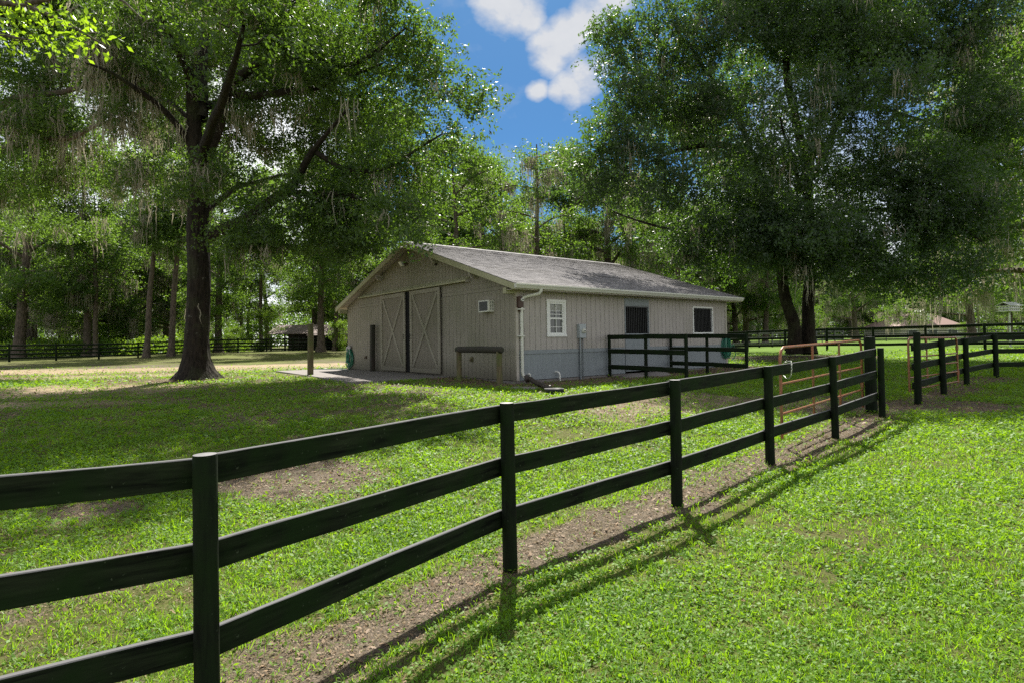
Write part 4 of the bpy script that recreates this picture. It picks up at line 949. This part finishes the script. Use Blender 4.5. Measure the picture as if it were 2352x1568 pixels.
lobesA = [lobe(960, 110, -3, 90, 120), lobe(860, 200, -2, 170, 130), lobe(1045, 260, -4, 95, 85), lobe(1090, 215, -4, 50, 40, .8), lobe(930, 390, -3, 110, 110), lobe(940, 480, -3.4, 60, 80, 1.2), lobe(965, 540, -5.5, 50, 26, 3), lobe(900, 500, -4.5, 90, 50, 1.5), lobe(590, 560, -1, 110, 45, 1), lobe(800, 540, -2, 110, 55, 1), lobe(1000, 450, -3, 50, 60, 1), lobe(690, 70, -3, 180, 100), lobe(630, 220, 0, 150, 100, .8),
    lobe(780, 460, -2, 150, 75, 1.2), lobe(690, 540, -1, 150, 45, .9), lobe(330, 90, -1, 150, 100), lobe(290, 210, 0, 120, 90, .6), lobe(520, 420, -2, 120, 50, .7), lobe(410, 470, 0, 80, 60, .8), lobe(565, 300, 1, 70, 60, 1.9), lobe(600, 330, 3, 60, 40, 1.2), lobe(420, 330, 2, 60, 60, .8),
    lobe(330, 420, 1, 80, 60, .6), lobe(620, 60, 4, 260, 120, .8), lobe(350, 160, 5, 180, 100, .7), lobe(800, 330, 3, 180, 110, .8), lobe(500, -60, -5, 260, 100, .55), lobe(820, -60, -4, 180, 90, .6), lobe(520, 90, -7, 170, 90, .35), lobe(260, -40, -4, 150, 80, .6)]
make_tree(oakA, limbsA, lobesA, 2500, 119, .125, (M['bark'], M['oak_leaf']), 21, moss=210, moss_len=1.1, sig=.34, flare=(.36, .95, 5, 3.0), gap=.42, mossw=.04, gapscale=1.7, low_moss=((-3.5, -2, 8.5), 4.5))

# --- twin-trunked oak right of the barn
bx, by = 13.95, 27.6; bz = G(bx, by); baseB = (bx, by, bz - .05)
oakB = thing('oak_tree', 'broad twin-trunked oak with glossy leaves right of the barn', 'tree', baseB)
limbsB = []
def LB(pts, rad, dy): limbsB.append(img_limb(pts, [q * .76 for q in rad], 27.6, baseB, dy))
bpx = 1176 + F_PX * (bx / by)
LB([(1828, 812), (1822, 740), c6(1230, 1450), c6(1200, 1250), c6(1170, 960), c6(1110, 850), c6(1060, 750), c6(980, 690), c6(850, 680), c6(700, 710), c6(560, 780)], [.42, .37, .34, .33, .31, .28, .26, .22, .17, .12, .05], [0, 0, 0, 0, -.2, -.5, -1, -1.6, -2.4, -3, -4])
LB([(1856, 812), (1857, 740), c6(1335, 1400), c6(1345, 1200), c6(1330, 880), c6(1320, 760), c6(1280, 600), c6(1250, 450), c6(1220, 300), c6(1260, 170), c6(1280, 0), (1830, -130)], [.44, .38, .35, .34, .32, .30, .27, .24, .2, .17, .12, .04], [0, .3, .4, .5, .4, .3, 0, -.4, -1, -1.5, -2, -3])
LB([c6(1060, 760), c6(1030, 600), c6(950, 470), c6(890, 390), c6(800, 250), c6(700, 120)], [.2, .17, .14, .11, .07, .03], [-1, -1.5, -2, -2.6, -3.2, -4])
LB([c6(1350, 850), c6(1420, 700), c6(1480, 560), c6(1560, 420), c6(1680, 380), c6(1880, 340), c6(1970, 240), c6(2100, 150)], [.22, .2, .18, .15, .13, .1, .07, .03], [.3, -.3, -.8, -1.4, -2, -3, -3.5, -4])
LB([c6(1560, 420), c6(1640, 280), c6(1700, 150), c6(1780, 0)], [.14, .11, .08, .04], [-1.4, -1.6, -2, -2.4])
LB([c6(1500, 530), c6(1650, 500), c6(1850, 560), c6(2050, 640), c6(2200, 620)], [.12, .1, .08, .06, .03], [-.8, .5, 1.6, 2.8, 3.6])
LB([c6(1200, 1150), c6(1000, 1080), c6(800, 1100), c6(600, 1060), c6(420, 1000)], [.16, .13, .1, .07, .03], [0, -2, -4, -5, -6])
LB([c6(1330, 1100), c6(1500, 1000), c6(1750, 980), c6(2000, 1050), c6(2180, 1150)], [.18, .14, .11, .07, .03], [.4, -1, -2.4, -3.4, -4])
LB([c6(1230, 300), c6(1100, 180), c6(950, 80), c6(800, 20)], [.12, .09, .06, .03], [-1, -2, -3, -4])
LB([c6(1340, 900), c6(1360, 700), c6(1400, 450), c6(1450, 250)], [.16, .13, .09, .04], [.4, 3, 5, 7])
LB([c6(1180, 1000), c6(1100, 800), c6(950, 600)], [.14, .1, .04], [0, 3, 5.5])
LB([c6(1300, 900), c6(1250, 720), c6(1200, 560)], [.14, .1, .04], [0, -4, -7])
def lB(x, y, dy, rx, ry, w=1.0, rd=None): px, py = c6(x, y); return lobe(px, py, dy, rx * .4873, ry * .4873, w, 27.6, baseB, rd)
lobesB = [lB(470, 190, -4, 190, 150), lB(760, 120, -4, 250, 200), lB(500, 430, -4, 230, 170, .9), lB(420, 720, -5, 260, 200), lB(330, 880, -5, 170, 120, .9), lB(760, 480, -3, 280, 230), lB(620, 900, -5, 280, 150), lB(900, 1080, -4, 300, 190, 1.1), lB(850, 1230, -3, 230, 90, 1),
    lB(1080, 120, -3, 280, 180, .9), lB(1450, 150, -3, 330, 220, .9), lB(1750, 250, -2, 300, 220, .8), lB(2050, 160, -2, 280, 220, .9), lB(2150, 430, 0, 200, 150, .6), lB(1000, 480, 1, 220, 220, .6), lB(1430, 420, 0, 170, 130, .5), lB(1250, 1120, -5, 300, 170, 1.2), lB(1290, 1160, -3, 260, 120, 1.6), lB(1130, 1180, 1, 260, 110, .9), lB(2230, 850, -2, 120, 220, .8), lB(1350, 600, -4, 420, 330, .35), lB(1650, 480, -5, 330, 200, .5), lB(1150, 760, -5, 300, 200, .6), lB(2150, 560, -2, 220, 220, .9), lB(1500, 1180, -4, 250, 190, 1.2),
    lB(1800, 900, -3, 330, 230, 1.2), lB(2020, 1050, -3, 260, 220, 1.2), lB(1950, 1280, -3, 230, 110, 1.1), lB(1650, 1300, -2, 200, 110, .9), lB(1450, 880, 1, 250, 150, .5), lB(2050, 700, 3, 250, 180, 1.0), lB(1750, 680, 2, 180, 110, .5), lB(1050, 900, 3, 250, 200, .8), lB(1200, -150, -2, 500, 160, .9), lB(1900, -150, -1, 400, 160, .8), lB(1400, 100, 5, 500, 250, .5)]
make_tree(oakB, limbsB, lobesB, 4600, 112, .145, (M['bark'], M['oak_leaf_blue']), 33, moss=170, moss_len=1.4, sig=.40, flare=(.5, .35, 6, 2.0), gap=.25, wide=.45, mossw=.04, gapscale=2.1)

# --- mossy oak reaching in from the left
bx, by = -27.6, 27.5; baseC = (bx, by, G(bx, by) - .05)
oakC = thing('oak_tree', 'moss-hung oak standing outside the left edge, its boughs reaching in behind the huge oak', 'tree', baseC)
limbsC = [([(0, 0, 0), (.1, 0, 3), (.4, 0, 6), (.3, 0, 10), (.6, 0, 15)], [.5, .42, .38, .26, .1])]
def LC(pts, rad, dy): limbsC.append(img_limb(pts, rad, 27.5, baseC, dy))
def rC(p): return p
for pts, rad, dy in (([(-60, 430), (0, 345), (90, 320), (170, 318), (215, 290), (280, 270)], [.26, .2, .15, .12, .08, .03], [0, -.5, -1, -2, -2.5, -3]),
                     ([(-80, 300), (20, 230), (120, 215), (230, 190), (330, 200)], [.22, .18, .13, .08, .03], [0, -1, -2, -2.5, -3]), ([(-90, 100), (30, 20), (160, -20), (260, -60)], [.2, .15, .09, .03], [0, -1, -1, -2]),
                     ([(-60, 420), (40, 430), (140, 400), (250, 430)], [.16, .12, .07, .03], [0, 1, 2, 3])): LC(pts, rad, dy)
def lC(px, py, dy, rx, ry, w=1.0, rd=None): return lobe(px, py, dy, rx, ry, w, 27.5, baseC, rd)
lobesC = [lC(60, 180, -1, 130, 70), lC(220, 160, -1, 130, 60, .8), lC(330, 260, -2, 100, 60, .8), lC(120, 300, -1, 140, 60, .9), lC(60, 420, 0, 130, 60, .9), lC(240, 400, 1, 130, 60, .7), lC(370, 370, 1, 70, 60, .5), lC(60, 40, 0, 160, 90), lC(250, 20, 0, 160, 90, .9), lC(150, 520, 2, 120, 35, .5), lC(100, -120, 0, 260, 110, .6), lC(-150, 200, 2, 130, 300, .35)]
make_tree(oakC, limbsC, lobesC, 1900, 98, .15, (M['bark2'], M['wood_leaf']), 77, moss=200, moss_len=1.6, sig=.42, flare=(.5, .5, 5, 3), gap=.25, mossw=.04, gapscale=1.6, low_moss=((10.5, -3, 9.5), 4.5))

# --- near branch of a tree standing outside the left edge
bx, by = -11.5, 8.2; baseN = (bx, by, G(bx, by))
near = thing('broadleaf_tree', 'near tree whose sunlit large leaves hang into the top left corner', 'tree', baseN)
def rel(p, b): return tuple(Vector(p) - Vector(b))
lN = [([(0, 0, 0), (.1, 0, 2.5), (.3, 0, 5.0), (.2, .1, 8)], [.24, .2, .15, .08]),
      ([(.2, 0, 4.2), rel(at(-90, 0, 7.8), baseN), rel(at(60, 10, 7.4), baseN), rel(at(170, 60, 7.2), baseN), rel(at(230, 100, 7.1), baseN)], [.08, .05, .03, .02, .01]),
      ([(.2, 0, 4.0), rel(at(-90, 60, 7.6), baseN), rel(at(10, 80, 7.2), baseN), rel(at(70, 95, 7.0), baseN)], [.06, .04, .02, .01]),
      ([rel(at(60, 10, 7.4), baseN), rel(at(250, -30, 7.2), baseN), rel(at(300, 10, 7.1), baseN), rel(at(325, 38, 7.1), baseN)], [.03, .018, .012, .005])]
lobN = [lobe(40, 75, 0, 45, 30, 1, 7.2, baseN, .35), lobe(150, 75, 0, 70, 42, 1, 7.2, baseN, .4), lobe(205, 100, 0, 40, 22, 1, 7.1, baseN, .3), lobe(100, 30, 0, 80, 25, .8, 7.4, baseN, .5), lobe(-160, -60, 0, 140, 120, .5, 7.8, baseN, 1.4)]
make_tree(near, lN, lobN, 90, 21, .10, (M['bark2'], M['near_leaf']), 5, sig=.14, step=.25, gap=-5, wide=.46)

# --- woodland trees: a few kinds, then copies
def wood_proto(label, H, cb, R, ncl, per, leaf, seed, trunk_r, moss, spread, forks=1, moss_len=1.6, sig=.7, bare=False, mat='wood_leaf'):
    r = np.random.default_rng(seed); root = thing('woodland_tree', label, 'tree', (0, 0, 0), 0, 'trees of the surrounding woods')
    lean = r.normal(0, .03, 2) * H; tr = [(0, 0, -.2), (lean[0] * .2, lean[1] * .2, H * .3), (lean[0] * .6, lean[1] * .6, H * .6), (lean[0], lean[1], H * .97)]
    limbs = [(tr, [trunk_r * 1.1, trunk_r * .9, trunk_r * .6, .05])]; lobes = []
    nb = 15
    for k in range(nb):
        z = H * (cb + (0.93 - cb) * (k + r.random()) / nb); f = z / H; az = k * 2.4 + r.normal(0, .4); prof = math.sin(math.pi * min(1, (f - cb * .7) / (1.08 - cb * .7)) ** .8) if not spread else (1.12 - f) ** .45
        L_ = R * max(.25, prof) * r.uniform(.7, 1.15); c, s = math.cos(az), math.sin(az); b0 = np.array([lean[0] * f, lean[1] * f, z])
        up = r.uniform(.05, .45) * L_; e = b0 + [c * L_, s * L_, up]; m_ = b0 + [c * L_ * .5, s * L_ * .5, up * .9]
        limbs.append(([tuple(b0), tuple(m_), tuple(e)], [trunk_r * .42 * (1.1 - f * .6), trunk_r * .25, .03]))
        for q in (.62, 1.0): p = b0 + [c * L_ * q, s * L_ * q, up * q]; rr = R * r.uniform(.2, .36); lobes.append((tuple(p), (rr, rr, rr * r.uniform(.5, .8)), 1.0))
    if not bare: lobes.append(((lean[0], lean[1], H * .93), (R * .4, R * .4, H * .08), 1.0))
    make_tree(root, limbs, lobes, ncl, per, leaf, (M['bark2'], M[mat]), seed, moss=moss, moss_len=moss_len, sig=sig, sides_main=7, twig_sides=3, step=.8, gap=-.2, wide=.55, mossw=.05, gapscale=.6, flare=(.6, .5, 5, 3))
    return root
WL = ['tall woodland tree with a full mid-green crown', 'slender high-crowned woodland tree with a long bare trunk', 'spreading mossy oak of the woods with drooping grey moss', 'half-bare woodland tree hung with grey moss', 'young low-branching woodland tree with bright leaves']
protos = [wood_proto(WL[0], 22, .20, 6.0, 420, 84, .24, 101, .38, 70, False), wood_proto(WL[1], 23, .40, 4.4, 280, 84, .24, 102, .24, 60, False),
          wood_proto(WL[2], 17, .20, 8.5, 600, 77, .23, 103, .5, 330, True, moss_len=2.6), wood_proto(WL[3], 19, .30, 3.8, 150, 70, .22, 104, .27, 80, False, bare=True, moss_len=2.2), wood_proto(WL[4], 10, .08, 4.0, 210, 84, .22, 105, .16, 30, False, mat='bush_leaf')]
used = set()
def T_(kind, x, y, s, label, rz=None):
    k = kind; o = protos[k] if k not in used else copy_tree(protos[k]); used.add(k)
    o.location = (x, y, G(x, y) - .05); o.scale = (s, s, s * random.uniform(.95, 1.06)); o.rotation_euler = (0, 0, random.uniform(0, 6.28) if rz is None else rz); o['label'] = label; return o
# trees the photograph sets apart
def tx(px, Y): return (px - 1176) / F_PX * Y
pass
T_(0, tx(42, 58), 58, 1.25, 'thick-trunked tree behind the left fence at the far left edge')
T_(1, tx(335, 49), 49, .95, 'slim straight tree standing at the left fence, left one of the close pair')
T_(1, tx(391, 50.5), 50.5, 1.0, 'slim pale-trunked tree at the left fence, just left of the huge oak')
T_(0, tx(202, 62), 62, 1.0, 'dark-trunked tree behind the left fence between the left edge and the slim pair')
T_(3, tx(228, 61), 60.5, .9, 'mossy crooked tree close beside another dark trunk behind the left fence')
T_(0, tx(500, 64), 64, .95, 'tree behind the fence just right of the huge oak trunk')
T_(1, tx(600, 66), 66, .9, 'slender dark tree behind the fence left of the shed')
T_(0, tx(736, 56), 56, .85, 'tree rising in front of the old shed by the left fence')
T_(1, tx(768, 60), 60, .9, 'tree beside the old shed close to the barn edge')
T_(0, tx(1060, 52), 52, .86, 'full green tree right behind the barn gable peak')
T_(3, tx(1160, 54), 54, 1.0, 'loose tree with grey moss behind the middle of the barn roof')
T_(3, tx(1232, 50), 50, 1.02, 'half-dead tree with bare twigs against the open sky behind the barn')
T_(0, tx(1120, 66), 66, 1.0, 'rounder tree farther back behind the barn roof')
T_(1, tx(1300, 62), 62, .88, 'lighter tree behind the barn roof near the twin oak')
T_(2, tx(1395, 60), 60, 1.05, 'mossy low tree between the barn roof and the twin oak')
T_(1, tx(1552, 42), 42, .80, 'dark straight trunk with moss rising behind the right end of the barn roof')
T_(2, tx(1690, 75), 75, .72, 'mossy oak far behind the fence right of the barn')
T_(2, tx(1965, 92), 92, .85, 'distant mossy oak left of the red-roofed house')
T_(2, tx(2232, 60), 60, .78, 'mossy oak with a thick trunk right of the distant house')
T_(0, tx(2320, 62), 62, .60, 'tree behind the white birdhouse at the right edge')
T_(2, 32.5, 33.0, 1.2, 'leafy oak leaning in from the right edge behind the twin oak', 2.0)
T_(4, tx(600, 62), 62, .45, 'bright yellow-green sapling behind the fence left of the shed')
T_(4, tx(470, 63), 63, .55, 'bright young tree behind the fence at the huge oak')
T_(4, tx(780, 60), 60, .3, 'small light green shrub between the shed and the barn')
T_(4, tx(2215, 88), 88, .25, 'round shrub before the distant house')
# the rest of the woods: rows behind the fences
zones = [(-95, 2, 70, 104, 38, 'back-row woodland tree far behind the left fence', (0, 1, 0, 2, 3)), (-20, 35, 70, 100, 26, 'back-row woodland tree far beyond the barn roof', (0, 1, 3, 2)), (38, 135, 120, 142, 34, 'distant woodland tree beyond the lawn on the right', (0, 2, 2, 1))]
rr = random.Random(12); placed = []
for x0, x1, y0, y1, n, lab, kinds in zones:
    c = 0; tries = 0
    while c < n and tries < 4000:
        tries += 1; x = rr.uniform(x0, x1); y = rr.uniform(y0, y1)
        if abs(x) > y * 1.08 + 4 or any((x - a) ** 2 + (y - b) ** 2 < 13 for a, b in placed): continue
        if x < 2 and y < 60 + (x + 60) * .05: continue
        s = rr.uniform(.8, 1.15) if x < 0 else (rr.uniform(.6, .85) if x < 36 else rr.uniform(.62, .95))
        if 0 <= x < 36: s *= 1.1
        placed.append((x, y)); o = T_(rr.choice(kinds), x, y, s, lab); o['group'] = lab.replace('tree', 'trees'); c += 1
rr = random.Random(5)
for k in range(34):      # understorey behind the left fence
    x = rr.uniform(-75, 0); y = rr.uniform(61, 76)
    if abs(x) > y or (-.46 < x / y < -.24): continue
    o = T_(4, x, y, rr.uniform(.22, .6), 'young understorey tree behind the left fence'); o['group'] = 'understorey trees behind the left fence'

# low brush and the far mass of the woods
def brush(name, label, xs_, ys_, hs, n, size, seed, mat, cat):
    r = np.random.default_rng(seed); x = r.uniform(*xs_, n); y = r.uniform(*ys_, n); k = (np.abs(x) < y * 1.15 + 6) & ~((x > -35) & (x < -15) & (y < 82)); x, y = x[k], y[k]
    hh = hs * (.45 + .55 * (vnoise(x, y, .35, seed) * .5 + .5)); z = gz(x, y) + hh * r.uniform(0, 1, len(x)) ** .75
    V, Q_ = rhombi(np.stack([x, y, z], -1), size * r.uniform(.6, 1.4, len(x)), r, 1.2, .55, r.normal(0, 1, (len(x), 3)))
    me = mesh_from(name, V, Q_); me.materials.append(M[mat]); return stuff(link(bpy.data.objects.new(name, me)), label, cat)
brush('undergrowth', 'bright green brush on the woodland floor behind the left fence', (-85, 0), (61, 82), 2.4, 110000, .26, 3, 'bush_leaf', 'undergrowth')
brush('distant_woods', 'far mass of trees closing the view behind the woods', (-180, 180), (142, 160), 13, 90000, .75, 6, 'wood_leaf', 'woods')
brush('distant_brush', 'low brush line beyond the right lawn and the barn', (-25, 150), (124, 140), 4.0, 45000, .4, 8, 'wood_leaf', 'undergrowth')

# ------------------------------------------------------------------ shed, house, birdhouse
sh = thing('old_shed', 'low open shed with a rusty brown roof behind the left fence', 'shed', (tx(612, 68), 68, G(tx(612, 68), 68)))
rm = plain('rusty_roofing', (.17, .12, .10), .7, var=.35, scale=2)
W0 = tx(800, 68) - tx(612, 68)
m = MB(); m.prism([(0, 2.0), (3.2, 3.15), (6.4, 2.0), (6.4, 1.93), (3.2, 3.08), (0, 1.93)], 'x', 0, W0 * .72); m.build('roof', rm, sh)
m = MB(); m.prism([(-1.8, 1.75), (1.6, 2.55), (1.6, 2.49), (-1.8, 1.69)], 'x', W0 * .55, W0 * 1.05); m.build('lean_to_roof', rm, sh)
for k in range(5):
    m = MB(); m.box(.3 + k * W0 * .17, .45 + k * W0 * .17, .3, .45, 0, 2.0); m.build('post', M['dark_wood'], sh)
m = MB(); m.box(.2, W0 * .7, 6.0, 6.1, 0, 2); m.box(W0 * .7, W0 * .7 + .1, .4, 6.1, 0, 2.0); m.box(W0 * .56, W0, 1.4, 1.5, 0, 2.3); m.build('wall', M['dark_wood'], sh)

Yh = 112.0; hx0 = tx(2066, Yh); hs = thing('distant_house', 'distant pale house with a hipped brown-pink roof across the lawn', 'house', (hx0, Yh, G(hx0, Yh)))
wm = plain('pale_stucco', (.42, .38, .33), .8); rmh = plain('pink_brown_roof', (.30, .20, .17), .75, var=.2, scale=1.2)
Wd_ = tx(2225, Yh) - hx0; ev = 2.0
m = MB(); m.box(.6, Wd_ - .6, .6, 12, -.5, ev); m.build('wall', wm, hs)
m = MB(); zr = 6.0; V = [(0, 0, ev), (Wd_, 0, ev), (Wd_, 13, ev), (0, 13, ev), (Wd_ * .42, 6.5, zr), (Wd_ * .60, 6.5, zr)]
m.add(V, [(0, 1, 5, 4), (2, 3, 4, 5), (3, 0, 4), (1, 2, 5), (3, 2, 1, 0)]); rf = m.build('roof', rmh, hs)
m = MB(); m.box(Wd_ * .40, Wd_ * .52, 7.4, 8.4, 4.5, zr + .8); m.build('chimney', wm, rf)
m = MB(); m.box(Wd_ * .43, Wd_ * .58, 2.4, 5, 3.2, 4.8); m.prism([(Wd_ * .42, 4.8), (Wd_ * .59, 4.8), (Wd_ * .505, 5.6)], 'y', 2.3, 5); m.build('dormer', M['white'], rf)
for k in range(4):
    m = MB(); m.box(2 + k * 3.9, 4.0 + k * 3.9, .56, .6, .3, 1.6); f = m.build('window', M['white'], hs); m = MB(); m.box(2.12 + k * 3.9, 3.88 + k * 3.9, .54, .56, .4, 1.5); m.build('pane', M['grille'], f)

Yb = 36.0; bxp, byp = tx(2319, Yb), Yb; zb = G(bxp, byp)
bh = thing('birdhouse', 'large white multi-storey birdhouse on a tall white pole', 'birdhouse', (bxp, byp, zb), .35)
zt_ = at(2320, 716, Yb).z - zb
m = MB(); m.tube([(0, 0, 0), (0, 0, zt_)], .055, 10); m.build('pole', M['white'], bh)
m = MB(); m.box(-.50, .50, -.30, .30, zt_ + .03, zt_ + .36); m.build('house_body', M['white'], bh)
m = MB()
for z in (0, .17, .34): m.box(-.60, .60, -.42, .42, zt_ + z, zt_ + z + .022)
m.build('balcony', M['white'], bh)
m = MB(); m.prism([(-.44, .36), (0, .60), (.44, .36), (.44, .34), (0, .56), (-.44, .34)], 'x', -.64, .64); o = m.build('roof', M['dirty_white'], bh); o.location.z = zt_
m = MB()
for z in (.06, .22):
    for k in range(5): m.tube([(-.4 + k * .2, -.305, zt_ + z + .05), (-.4 + k * .2, -.30, zt_ + z + .05)], .03, 8)
    for k in range(3): m.tube([(-.505, -.18 + k * .18, zt_ + z + .05), (-.50, -.18 + k * .18, zt_ + z + .05)], .03, 8)
m.build('entrance_hole', M['dark'], bh)
m = MB(); m.box(-.08, .08, -.08, .08, zt_ - .06, zt_); m.build('bracket', M['old_wood'], bh)
